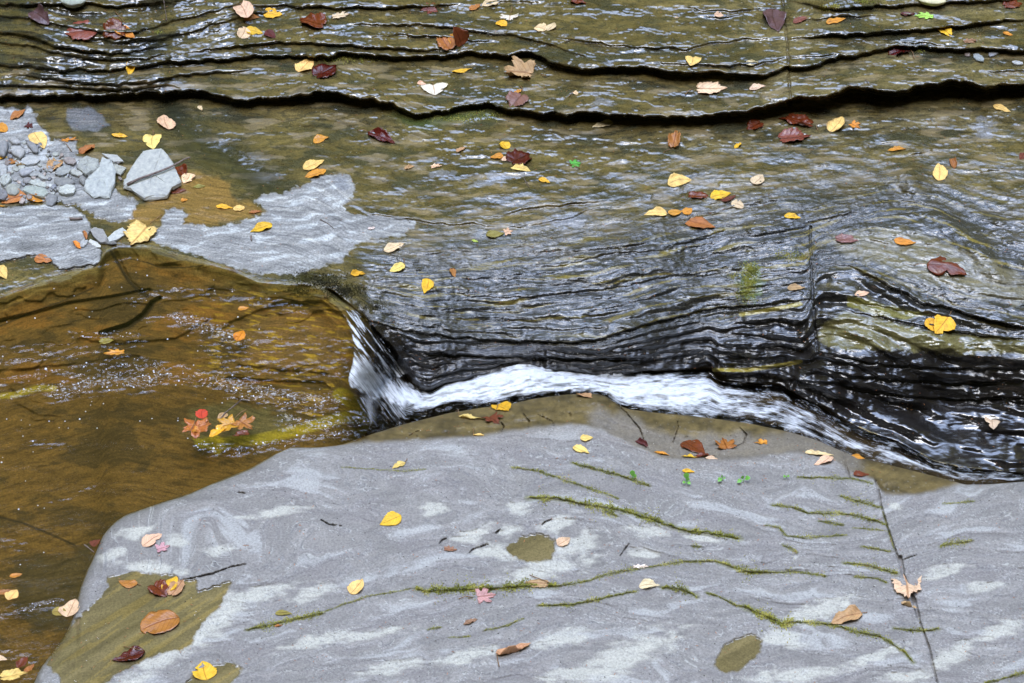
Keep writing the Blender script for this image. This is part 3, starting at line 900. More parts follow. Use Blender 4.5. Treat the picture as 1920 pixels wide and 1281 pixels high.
def near_all(X, Y):
    """height, albedo, wetness, relief of the near slab at photo pixels"""
    e = NEAR(X)
    sl_ = (NEAR(X + 4) - NEAR(X - 4)) / 8
    d = (Y - e) / np.sqrt(1 + sl_ ** 2)
    z = np.full(X.shape, 0.094)
    zf = z + 0.006 * fbm(X / 330, Y / 170, 2, 201)
    z += 0.006 * fbm(X / 330, Y / 170, 2, 201) + 0.0022 * fbm(X / 120, Y / 48, 3, 203)
    v = Y + 0.20 * (X - 900) * (1 - sm(900, 1250, X)) * sm(930, 1100, Y) - 0.16 * (X - 1000) * sm(1000, 1300, X) * (1 - sm(1000, 1120, Y)) * (1 - sm(1560, 1800, X))
    wx = 70 * fbm(X / 230, v / 120, 3, 211)
    wy = 34 * fbm(X / 210, v / 100, 3, 215)
    q = fbm((X + wx) / 150, (v + wy) / 34, 5, 221, 0.55)
    q2 = fbm((X + wx * 1.6) / 60, (v + wy * 1.4) / 18, 4, 231, 0.55)
    lam = 0.6 * fbm((X + wx) / 260, (v + wy) / 8.5, 4, 241, 0.6) + 0.9 * noise(q * 6 + q2, X / 400, 243) + 0.35 * noise(q * 15 + 2 * q2, X / 300, 245)
    # thin layered shells on the surface
    for th in (-0.26, 0.02, 0.28):
        z += 0.0015 * sm(th, th + 0.014, q + 0.10 * q2)
    z += 0.0004 * lam + 0.0004 * q2
    ol = sm(-2, 10, SLABLINE(X) - Y + 3 * fbm(X / 25, Y / 20, 3, 251)) * sm(500, 640, X)
    z -= 0.020 * sm(0, 16, SLABLINE(X) - Y) * sm(500, 640, X) * (1 - 0.8 * sm(1000, 1200, X) * (1 - sm(1560, 1640, X)))
    z -= 0.012 * sm(1138, 1215, X - 0.6 * (Y - 745)) * ol * (1 - sm(1500, 1560, X))
    z -= 0.010 * sm(0, 50, SLABLINE(X) - Y) * ol
    z += ol * (0.0035 * fbm(X / 70, Y / 30, 3, 253) + 0.0016 * sm(0, .03, fbm(X / 60, Y / 28, 3, 255)))
    for pts, w in MOSS:
        def st(x, y, pts=pts, w=w):
            p = np.array(pts, float)
            yy_ = np.interp(x, p[:, 0], p[:, 1])
            k = np.exp(-np.abs(y - yy_) / 40) * sm(p[0, 0] - 30, p[0, 0] + 20, x) * (1 - sm(p[-1, 0] - 20, p[-1, 0] + 30, x))
            return np.where(y > yy_, -1, 1) * k * 0.00022 * (w + 2)
        b = box_of(pts)
        z += local(st, X, Y, b, 90)
    pale = np.zeros(X.shape)
    for cx, cy, rx, ry, rot in PALE:
        def el(x, y, cx=cx, cy=cy, rx=rx, ry=ry, rot=rot):
            a = math.radians(rot)
            u = ((x - cx) * math.cos(a) + (y - cy) * math.sin(a)) / rx
            w_ = (-(x - cx) * math.sin(a) + (y - cy) * math.cos(a)) / ry
            r = np.hypot(u, w_) + 0.75 * fbm((x + wy_(x, y)) / 34, y / 13, 4, int(cx) % 97)
            return 1 - sm(0.45, 1.25, r)
        pale = np.maximum(pale, local(el, X, Y, (cx - rx, cx + rx, cy - rx * .6 - ry, cy + rx * .6 + ry), 40))
    z -= 0.0022 * pale
    pud = np.zeros(X.shape)
    for i, p in enumerate(PUD):
        pud = np.maximum(pud, poly_mask(X, Y, p, 2.6, 3.0, 261 + i, 14))
    crk = np.zeros(X.shape)
    for pts, w in [(CRACK2, 1.7), (CRACK, 1.3), ([(1688, 1045), (1693, 1072)], 3.4), ([(1712, 1120), (1722, 1157)], 3.8), ([(1692, 1050), (1720, 1040)], .5)] + [(a_, b_ * .8) for a_, b_ in FISS] + [(a_, b_ * .55) for a_, b_ in OLC]:
        def cr(x, y, pts=pts, w=w):
            dd, po = seg_dist(x, y, pts)
            wv = w * (0.35 + 0.9 * np.sin(np.pi * np.clip(po, .02, .98)) ** .5) * (1 + 1.2 * noise(x / 11, y / 11, 8)) if w < 1.69 else w
            return 1 - sm(wv * 0.5, wv * 1.3 + .3, dd + 1.2 * np.abs(noise(x / 7, y / 7, 5)))
        crk = np.maximum(crk, local(cr, X, Y, box_of(pts), 20))
    z -= 0.012 * crk
    z += 0.004 * sm(0, 25, X - np.interp(Y, [900, 948, 1032, 1123, 1183, 1264, 1500], [1642, 1652, 1679, 1713, 1731, 1753, 1800])) 
    # flat water level in the puddles
    z = lerp(z, zf - 0.0012, sm(0, 1, pud))
    z = z - 0.030 * np.exp(-np.clip(d, 0, None) / 10.0) - 0.010 * np.exp(-np.clip(d, 0, None) / 40.0)
    # sloping shoulder at the left edge
    # colours
    base = np.array([.214, .203, .190])
    base = base * 1.13
    c = np.tile(base, (X.size, 1)).reshape(*X.shape, 3)
    f2 = lambda m: m[..., None]
    c = c * f2(1 + 0.20 * q + 0.14 * q2 + 0.12 * lam)
    lav = sm(0.0, 0.4, fbm(X / 140, Y / 60, 3, 271))
    c = lerp(c, np.array([.222, .206, .200]), f2(0.4 * lav))
    vein = np.exp(-(np.abs(q + 0.15 * q2 - 0.08) / 0.022) ** 2) + 0.7 * np.exp(-(np.abs(q2 - 0.16) / 0.03) ** 2)
    c = lerp(c, np.array([.41, .41, .40]), f2(np.clip(0.22 * vein, 0, 1)))
    c = lerp(c, np.array([.38, .38, .365]), f2(0.75 * sm(0.22, 0.5, q + 0.2 * q2 + 0.12 * lam)))
    c = lerp(c, np.array([.47, .46, .40]), f2(0.85 * pale))
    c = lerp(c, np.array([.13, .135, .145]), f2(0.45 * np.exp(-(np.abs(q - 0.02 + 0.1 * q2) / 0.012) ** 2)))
    oln = fbm(X / 60, Y / 24, 4, 281)
    oc = np.array([.122, .088, .032]) * (1 + 0.7 * f2(oln) + 0.5 * f2(fbm(X / 14, Y / 9, 3, 257)))
    dryband = sm(1085, 1125, X) * (1 - sm(1590, 1640, X)) * sm(-14, 22, Y - (SLABLINE(X) - 52 + 18 * fbm(X / 50, 0 * X, 3, 9)))
    shoulder = sm(0, 1, dryband) * ol
    c = lerp(c, oc, f2(ol))
    gravel = np.array([.235, .215, .190]) * (1 + 0.25 * f2(fbm(X / 8, Y / 6, 3, 283)))
    topband = sm(1560, 1150, X) * 0 + (1 - sm(0, 34, Y - SLABLINE(X) + 6 * oln)) * (1 - ol) * sm(880, 980, X) * (1 - sm(1590, 1620, X)) * 0.55
    c = lerp(c, gravel, f2(topband))
    c = lerp(c, gravel * np.array([.86, .84, .80]), f2(shoulder * 0.75))
    pc = np.array([.150, .120, .058]) * (1 + 0.55 * f2(fbm((X + Y) / 90, (Y + 0.55 * X) / 26, 4, 291)))
    c = lerp(c, pc, f2(pud))
    c = np.where(f2(pud * (X < 460) * sm(-.05, .3, fbm((X + Y) / 60, (Y + 0.6 * X) / 22, 3, 293))) > 0.5, c * 1.0 + np.array([.05, .03, .0]), c)
    # damp dark rim along the pool
    rim = np.exp(-np.clip(d, 0, None) / 5) * (X < 620) * sm(640, 300, X)
    c = lerp(c, np.array([.09, .085, .05]), f2(np.clip(rim, 0, 1) * 0.75))
    lich = sm(0.46, 0.6, noise(X / 4.2, Y / 3.0, 301) + 0.15 * fbm(X / 90, Y / 50, 2, 303))
    c = lerp(c, np.array([.42, .43, .42]), f2(lich * 0.5 * (1 - pud)))
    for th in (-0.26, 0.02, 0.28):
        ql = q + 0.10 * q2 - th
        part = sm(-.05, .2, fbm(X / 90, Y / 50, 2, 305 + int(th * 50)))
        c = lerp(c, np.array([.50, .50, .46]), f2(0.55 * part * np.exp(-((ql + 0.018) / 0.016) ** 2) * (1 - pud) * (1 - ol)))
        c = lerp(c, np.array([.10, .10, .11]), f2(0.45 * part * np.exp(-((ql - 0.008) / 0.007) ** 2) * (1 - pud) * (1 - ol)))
    mossy = np.zeros(X.shape)
    for pts, w in MOSS:
        mossy = np.maximum(mossy, local(lambda x, y, pts=pts, w=w: (1 - sm(w * 0.5, w * 1.2 + 1.5, seg_dist(x, y, pts, 1.3)[0] + 2.5 * noise(x / 8, y / 8, 9))), X, Y, box_of(pts), w * 2 + 6))
    c = lerp(c, np.array([.15, .155, .06]), f2(mossy * 0.55))
    wet = np.clip(np.maximum.reduce([pud, 0.42 * ol, 0.9 * np.clip(rim, 0, 1)]) - 0.25 * shoulder, 0, 1)
    relief = np.clip(1 - pud, 0.02, 1) * (1 - 0.4 * ol)
    bedv = np.stack([(X + wx) / 90, (v + wy) / 14, 0 * X], -1)
    return z, c, wet, relief, bedv


def wy_(x, y):
    return 40 * fbm(x / 150, y / 80, 2, 217)


def near_mesh():
    inside = GYY > NEAR(GXX)
    cell = inside[:-1, :-1] | inside[1:, :-1] | inside[:-1, 1:] | inside[1:, 1:]
    cell &= (GYY[:-1, :-1] > 700)
    X, Y = GXX.copy(), GYY.copy()
    # outside corners slide onto the traced edge
    use = np.zeros(inside.shape, bool)
    for a in (slice(None, -1), slice(1, None)):
        for b in (slice(None, -1), slice(1, None)):
            use[a, b] |= cell
    o = use & ~inside
    x, y = X[o], Y[o]
    for _ in range(6):
        s = (NEAR(x + 2) - NEAR(x - 2)) / 4
        g = y - NEAR(x)
        n2 = 1 + s * s
        x = x + g * s / n2
        y = y - g / n2
    X[o], Y[o] = x, y
    idx = -np.ones(inside.shape, np.int64)
    idx[use] = np.arange(use.sum())
    xs, ys = X[use], Y[use]
    z, c, wet, rel, bedv = near_all(xs, ys)
    P = at(xs, ys, z)
    F = np.stack([idx[:-1, :-1][cell], idx[1:, :-1][cell], idx[1:, 1:][cell], idx[:-1, 1:][cell]], 1)
    # skirt: the slab is thick, its hidden sides go straight down
    E = np.concatenate([F[:, [0, 1]], F[:, [1, 2]], F[:, [2, 3]], F[:, [3, 0]]])
    key = np.sort(E, 1)
    _, inv, cnt = np.unique(key[:, 0] * (len(P) + 1) + key[:, 1], return_inverse=True, return_counts=True)
    be = E[cnt[inv] == 1]
    bv = np.unique(be)
    n0 = len(P)
    mp = np.zeros(n0, np.int64)
    mp[bv] = np.arange(len(bv))
    low1 = P[bv].copy(); low1[:, 2] -= 0.05
    low2 = P[bv].copy(); low2[:, 2] = -0.75
    P = np.concatenate([P, low1, low2])
    a, b = mp[be[:, 0]], mp[be[:, 1]]
    m = len(bv)
    S1 = np.stack([be[:, 1], be[:, 0], n0 + a, n0 + b], 1)
    S2 = np.stack([n0 + b, n0 + a, n0 + m + a, n0 + m + b], 1)
    F = np.concatenate([F, S1, S2])
    ext = lambda q: np.concatenate([q, q[bv], q[bv]])
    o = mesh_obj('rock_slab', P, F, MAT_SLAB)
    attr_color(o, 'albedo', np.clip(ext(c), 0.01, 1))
    attr_f(o, 'wet', ext(wet))
    attr_f(o, 'relief', ext(rel))
    attr_vec(o, 'bedding', ext(bedv))
    tag(o, 'smooth grey bedrock slab with green moss seams filling the front', None, kind='structure')
    return o


near_mesh()
# heights of the near slab on the grid, for resting things on it
NZ = np.full(GXX.shape, -9.0)
inn = (GYY > NEAR(GXX)) & (GXX > -60) & (GXX < 1980) & (GYY < 1330)
NZ[inn] = near_all(GXX[inn], GYY[inn])[0]

# ------------------------------------------------------------------ bank colours
D1 = [(-400, 392), (0, 390), (60, 385), (110, 385), (140, 390), (160, 405), (172, 430), (160, 450), (190, 470), (187, 495), (160, 498), (110, 505), (95, 485), (55, 478), (0, 492), (-400, 500)]
D2 = [(-400, 200), (0, 202), (60, 205), (76, 235), (100, 262), (140, 262), (145, 290), (180, 300), (200, 350), (240, 370), (256, 376), (250, 402), (222, 416), (180, 405), (150, 385), (110, 378), (-400, 380)]
D3 = [(490, 365), (530, 362), (565, 350), (590, 332), (650, 325), (668, 345), (662, 368), (645, 385), (655, 400), (700, 405), (740, 408), (775, 415), (778, 430), (740, 445), (700, 450), (665, 460),
      (650, 475), (640, 490), (600, 500), (560, 515), (480, 512), (430, 497), (370, 480), (320, 462), (290, 458), (270, 440), (300, 425), (312, 395), (330, 390), (350, 402), (345, 420), (400, 425),
      (450, 420), (500, 398), (480, 378)]
SILT = [(345, 320), (400, 330), (430, 345), (432, 370), (480, 385), (495, 397), (450, 413), (390, 423), (345, 420), (350, 400), (330, 388), (310, 392), (300, 420), (250, 428), (240, 400), (290, 372)]
BLUE = [(128, 205), (165, 200), (190, 215), (205, 235), (180, 245), (135, 245), (125, 225)]
FL = GXX.ravel
X, Y = GXX.ravel(), GYY.ravel()
Tf = T.ravel()
n1 = fbm(X / 120, Y / 38, 4, 301)
n2 = fbm(X / 42, Y / 14, 4, 311)
n3 = fbm(X / 10, Y / 6, 3, 321)
bedn = (b1.ravel() + b2.ravel()) * 0.6
c = np.tile(np.array([.155, .118, .042]), (X.size, 1))
c = c * 0.66 * (1 + 0.65 * n1 + 0.35 * n2 + 0.25 * n3)[:, None]
rightup = sm(1150, 1500, X) * (Tf < 5.8)
c = cmix(c, (.165, .135, .062), 0.65 * rightup * sm(-.3, .3, n1 + .5 * n2))
mott = sm(0.08, 0.30, fbm(X / 26, Y / 9, 4, 391, 0.65))
c = cmix(c, (.034, .035, .022), 0.55 * mott)
c = cmix(c, (.040, .042, .026), 0.75 * sm(0.05, 0.45, n1 * -1 + 0.6 * n2))
edg = np.exp(-(np.abs(np.mod(pl_n.ravel() * 7.7 + 0.1, 1.0) - 0.5) / 0.10) ** 2) * pl_m.ravel()
c = cmix(c, (.03, .03, .02), 0.35 * edg * sm(-.1, .3, n2))
c = cmix(c, (.030, .032, .026), 0.8 * np.clip(bund.ravel(), 0, 1) * sm(-.2, .3, bedn))
# silt in hollows on the tread between ledge and slope
elong = fbm(X / 75, Y / 17, 3, 331)
silt = sm(0.08, 0.42, elong) * ((Tf > 3.2) & (Tf < 7)) * (1 - 0.7 * sm(6.2, 7.0, Tf))
c = cmix(c, (.24, .18, .085), 0.55 * silt)
ring = sm(0.10, 0.17, elong) * (1 - sm(0.17, 0.22, elong)) * ((Tf > 3.2) & (Tf < 6.6))
c = cmix(c, (.035, .036, .026), 0.35 * ring)
# slope: slate with ochre and green films along the beds
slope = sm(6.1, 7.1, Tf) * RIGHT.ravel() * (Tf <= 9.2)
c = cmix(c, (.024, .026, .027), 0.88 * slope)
och = sm(0.20, 0.42, fbm(WX.ravel() / 150, TB.ravel() / 7, 3, 341)) * sm(5.6, 6.6, Tf) * (1 - 0.5 * sm(7.4, 8.2, Tf))
c = cmix(c, (.26, .20, .035), 0.6 * och * np.maximum(slope, .25 * (X > 900)))
relief_low = 1
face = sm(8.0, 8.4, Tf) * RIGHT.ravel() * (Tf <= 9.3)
c = cmix(c, (.016, .014, .013), 0.95 * face)  # shade of the undercut face above the chute, painted as near-black albedo
# treads on the right-hand block are olive and ochre
blk = poly_mask(X, Y, [(1535, 640), (1540, 610), (1590, 585), (1660, 600), (1760, 625), (1960, 640), (1960, 665), (1800, 662), (1650, 655), (1580, 655)], 5, 5, 7)
c = cmix(c, (.165, .145, .055), 0.85 * blk)
blk2 = poly_mask(X, Y, [(1560, 440), (1700, 430), (1790, 460), (1900, 510), (1960, 540), (1960, 580), (1850, 560), (1700, 520), (1620, 490), (1570, 470)], 8, 8, 8)
c = cmix(c, (.165, .145, .085), 0.8 * blk2)
strip = poly_mask(X, Y, [(1590, 555), (1640, 565), (1700, 582), (1745, 590), (1700, 600), (1640, 590), (1590, 575)], 3, 3, 9)
c = cmix(c, (.20, .18, .04), 0.8 * strip)
yl = np.maximum(line_mask(X, Y, [(1340, 694), (1400, 694), (1470, 684), (1500, 678)], 3), line_mask(X, Y, [(1390, 590), (1450, 580), (1500, 570)], 3))
c = cmix(c, (.45, .36, .06), 0.7 * yl)  # yellow light on the thin treads, painted into the albedo
# sheltered green algae near the great ledge
alg = np.exp(-((Y - (L1(X) + L1T(X) + 6)) / 12) ** 2) * sm(700, 780, X) * (1 - sm(900, 960, X)) + sm(.1, .5, n1) * np.exp(-((Y - L2(X) - 22) / 14) ** 2) * (X > 400) * (X < 800) * .8
c = cmix(c, (.055, .085, .022), 0.7 * np.clip(alg, 0, 1))
cmoss = local(lambda x, y: sm(0.0, 0.35, 1.1 - np.hypot((x - 1408) / 22, (y - 528) / 36) + 0.8 * fbm(x / 12, y / 10, 3, 5)), X, Y, (1380, 1440, 480, 570), 20)
c = cmix(c, (.07, .10, .02), 0.8 * np.clip(cmoss, 0, 1))
# olive-dark trench, the shade on its facing slope painted into the albedo
tr_m = np.exp(-((td.ravel() + 16 * n2) / 36) ** 2)
c = cmix(c, (.026, .028, .016), 0.9 * tr_m)
wet = np.full(X.shape, 0.9)
d1 = poly_mask(X, Y, D1, 1.5, 2.5, 351, 14)
d2 = poly_mask(X, Y, D2, 2.5, 6, 352, 20)
d3 = poly_mask(X, Y, D3, 2.0, 5, 353, 16)
sl2 = poly_mask(X, Y, SILT, 6, 5, 354, 20)
c = cmix(c, (.22, .130, .036), 0.9 * sl2)
dry = np.clip(d1 + d2 + d3, 0, 1)
sw = fbm((X + 40 * fbm(X / 70, Y / 40, 2, 361)) / 70, (Y + 0.12 * X + 16 * fbm(X / 80, Y / 40, 2, 363)) / 11, 4, 365, 0.6)
dc = np.array([.26, .26, .25])[None, :] * (1 + 0.45 * sw)[:, None]
dc = cmix(dc, (.45, .47, .46), 0.8 * sm(0.18, 0.4, sw + 0.3 * n2))
c = c + (dc - c) * dry[:, None]
for px_, py_, rx_, ry_ in ((930, 333, 26, 12), (905, 345, 30, 8), (1070, 415, 45, 16), (830, 325, 30, 8), (1845, 240, 24, 22), (1130, 192, 26, 9), (640, 345, 20, 12)):
    mm_ = local(lambda x, y: sm(0.0, 0.3, 1 - np.hypot((x - px_) / rx_, (y - py_) / ry_) + 0.9 * fbm(x / 16, y / 9, 3, px_ % 50)), X, Y, (px_ - rx_, px_ + rx_, py_ - ry_, py_ + ry_), 30)
    c = cmix(c, (.19, .20, .22), 0.6 * mm_)
bl = poly_mask(X, Y, BLUE, 3, 3, 366)
c = cmix(c, (.17, .18, .20), 0.7 * bl)
wet = wet * (1 - dry)
wet = np.where(bl > .5, 1.0, wet) * (1 - 0.35 * silt)
# damp halo round the dry patches
c = cmix(c, (.07, .065, .04), 0.5 * np.clip(poly_mask(X, Y, D3, 14, 5, 353, 16) - d3, 0, 1))
# stream bed: amber silt and algae under the water, with painted yellow glints
ub = (Y > BASE(X) - 2) & (Y > 430)
inp = ub & (LF.ravel() < 40)
bn1, bn2 = fbm(X / 170, Y / 60, 4, 371), fbm(X / 34, Y / 15, 4, 373)
bc = np.tile(np.array([.125, .080, .024]), (X.size, 1)) * (1 + 0.35 * bn1 + 0.45 * bn2)[:, None]
bc = cmix(bc, (.045, .033, .014), 0.85 * sm(-0.05, 0.35, bn1 + 0.5 * bn2))
bc = cmix(bc, (.19, .10, .022), 0.7 * sm(0.05, 0.4, -bn1 + 0.4 * bn2) * (Y < 720))
bc = cmix(bc, (.145, .125, .045), 0.7 * sm(0, 1, np.exp(-((Y - BASE(X) - 5) / 28) ** 2)) * sm(-.3, .3, bn2 + .2))
bc = cmix(bc, (.15, .10, .045), 0.7 * poly_mask(X, Y, [(440, 610), (520, 590), (620, 600), (650, 640), (630, 690), (560, 700), (480, 690), (440, 650)], 20, 14, 375))
bc = cmix(bc, (.10, .10, .055), 0.8 * poly_mask(X, Y, [(360, 770), (430, 755), (500, 765), (560, 790), (520, 820), (450, 835), (380, 835), (340, 805)], 12, 8, 376))
bc = cmix(bc, (.36, .32, .02), 0.8 * poly_mask(X, Y, [(365, 825), (400, 815), (440, 835), (410, 850), (370, 840)], 4, 4, 377))
bc = cmix(bc, (.30, .27, .02), 0.75 * np.clip(line_mask(X, Y, [(420, 830), (480, 825), (540, 812), (600, 795), (690, 770)], 9, 8) + line_mask(X, Y, [(-20, 745), (30, 740), (70, 728), (100, 728)], 5, 4)
                                      + line_mask(X, Y, [(640, 740), (670, 760), (690, 785)], 12, 8), 0, 1))
gs = sm(0.16, 0.40, fbm(X / 36, (Y - .12 * X) / 5.5, 3, 379)) * poly_mask(X, Y, [(380, 560), (520, 545), (640, 560), (700, 620), (700, 800), (600, 810), (480, 740), (380, 700)], 30, 20, 380)
bc = cmix(bc, (.40, .29, .03), 0.6 * gs)  # golden glints of the water surface, painted as streaks on the bed
bc = cmix(bc, (.040, .036, .020), 0.75 * poly_mask(X, Y, [(40, 1055), (100, 1050), (165, 1030), (190, 1050), (170, 1120), (120, 1180), (60, 1180), (20, 1120)], 12, 12, 378))
crk = [([(208, 472), (225, 500), (240, 525), (262, 548), (276, 556)], 3.0), ([(245, 486), (275, 492), (300, 502), (345, 502), (380, 498)], 1.2), ([(0, 612), (60, 585), (130, 560), (175, 540)], 1.6),
       ([(200, 625), (240, 612), (268, 592), (285, 568)], 7), ([(-20, 965), (40, 980), (90, 1000), (140, 1022)], 2.5)]
for pts, w in crk:
    bc = cmix(bc, (.018, .014, .010), 0.85 * line_mask(X, Y, pts, w * 0.6, w))
c = np.where(inp[:, None], bc, c)
chn = ub & (LF.ravel() >= 40)
c = np.where((chn & (Y > BASE(X) + 4))[:, None], np.array([.045, .036, .026])[None, :] * (1 + .5 * bn2)[:, None], c)
# orange needle fragments and dark pits caught in the surface
sp = noise(X / 2.6, Y / 2.2, 381)
relief = lerp(0.13, 0.85, sm(5.3, 6.8, Tf) * RIGHT.ravel()) + 0.3 * bund.ravel()
relief = relief + 0.18 * sm(0.0, 0.4, n1 * .8 + n2) * (Tf > 4.9) * (X > 560) * (1 - sm(5.5, 6.5, Tf))
relief = relief * lerp(0.5, 1.0, sm(540, 760, X)) * (1 - 0.75 * silt) * (1 - 0.75 * dry) * (1 - sl2 * 0.8) * (1 - bl * 0.8)
relief = np.where(inp, 0.3, relief)
relief = relief * (1 - 0.6 * apron.ravel())
wet = np.where(ub & (Y > BASE(X) + 4), 0.0, wet)
bedv = np.stack([WX.ravel() / 60, TB.ravel() / 5.5, 0 * X], -1)

# ledges made of slightly raised dry plates
ZBED += (0.006 * (d1 + 0.5 * d2)).reshape(GXX.shape)
P = at(GXX, GYY, ZBED).reshape(-1, 3)
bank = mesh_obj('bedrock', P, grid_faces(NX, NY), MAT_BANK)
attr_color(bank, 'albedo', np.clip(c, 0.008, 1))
attr_f(bank, 'wet', wet)
attr_f(bank, 'relief', np.clip(relief, 0.03, 2.0))
attr_vec(bank, 'bedding', bedv)
tag(bank, 'wet bedded shale bank rising in ledges behind the stream', None, kind='structure')

# water sheet only where the stream runs
ok = (GYY > UPPER - 6) & (GYY < NEAR(GXX) + 14) & (GXX > -900) & (GXX < 2600) & (GYY < 1800)
cell = ok[:-1, :-1] & ok[1:, 1:]
use = np.zeros(ok.shape, bool)
for a in (slice(None, -1), slice(1, None)):
    for b in (slice(None, -1), slice(1, None)):
        use[a, b] |= cell
idx = -np.ones(ok.shape, np.int64)
idx[use] = np.arange(use.sum())
F = np.stack([idx[:-1, :-1][cell], idx[1:, :-1][cell], idx[1:, 1:][cell], idx[:-1, 1:][cell]], 1)
wob = mesh_obj('stream_water', at(GXX[use], GYY[use], ZW[use]), F, MAT_WATER)
attr_f(wob, 'foam', foam[use])
attr_color(wob, 'tint', wt[use])
flow = np.stack([np.where(LF > 0, GXX / 40, GXX / 16), np.where(LF > 0, flow_c / 3, flowy / 6), 0 * GXX], -1)
attr_vec(wob, 'flow', flow[use])
tag(wob, 'shallow amber stream breaking white down a rock chute', None, kind='structure')

# wide ground under and around it all
g = mesh_obj('ground', [(-40, -40, -1.2), (40, -40, -1.2), (40, 60, -1.2), (-40, 60, -1.2)], [(0, 1, 2, 3)], None)
gm_, gn_, gl_ = new_mat('gorge_floor')
go_ = N(gn_, 'ShaderNodeOutputMaterial'); gb_ = N(gn_, 'ShaderNodeBsdfPrincipled', i_Roughness=0.8)
gt_ = N(gn_, 'ShaderNodeTexNoise', i_Scale=3.0, i_Detail=6.0)
gr_ = ramp(gn_, [(0.3, (.05, .045, .03)), (0.7, (.16, .15, .12))])
gl_.new(gt_.outputs['Fac'], gr_.inputs['Fac']); gl_.new(gr_.outputs['Color'], gb_.inputs['Base Color']); gl_.new(gb_.outputs[0], go_.inputs[0])
g.data.materials.append(gm_)
tag(g, kind='structure')

# visible height at any photo pixel = the nearest surface along that line of sight
ZTOP = np.maximum(np.maximum(ZBED, NZ), np.where(ok, ZW, -9))
ZROCK = np.maximum(ZBED, NZ)


def bil(A, px, py):
    ix = np.clip(np.searchsorted(XS, px) - 1, 0, NX - 2)
    iy = np.clip(np.searchsorted(YS, py) - 1, 0, NY - 2)
    fx = (px - XS[ix]) / (XS[ix + 1] - XS[ix])
    fy = (py - YS[iy]) / (YS[iy + 1] - YS[iy])
    return (A[iy, ix] * (1 - fx) + A[iy, ix + 1] * fx) * (1 - fy) + (A[iy + 1, ix] * (1 - fx) + A[iy + 1, ix + 1] * fx) * fy


def surf(px, py, A=None):
    A = ZTOP if A is None else A
    return at(px, py, bil(A, px, py))


def surf_normal(px, py, r=9.0):
    """mean plane of the visible surface round a pixel"""
    r = min(r, 14.0)
    z0 = float(bil(ZTOP, px, py))
    ps = [surf(px + q_ * r * math.cos(a), py + q_ * r * 0.64 * math.sin(a)) for a in np.arange(0, 6.28, 0.785) for q_ in (.5, 1)]
    ps = np.array(ps)
    ps = ps[np.abs(ps[:, 2] - z0) < 0.012]
    if len(ps) < 9:
        return surf(px, py), np.array([0.0, -0.12, 0.99]) / np.hypot(.12, .99)
    q = ps - ps.mean(0)
    u, s, vt = np.linalg.svd(q)
    n = vt[2]
    n = n if n[2] > 0 else -n
    n = n / np.linalg.norm(n)
    if n[2] < 0.87:
        n = n * 0.4 + np.array([0, 0, 1.0])
        n /= np.linalg.norm(n)
    return ps.mean(0), n

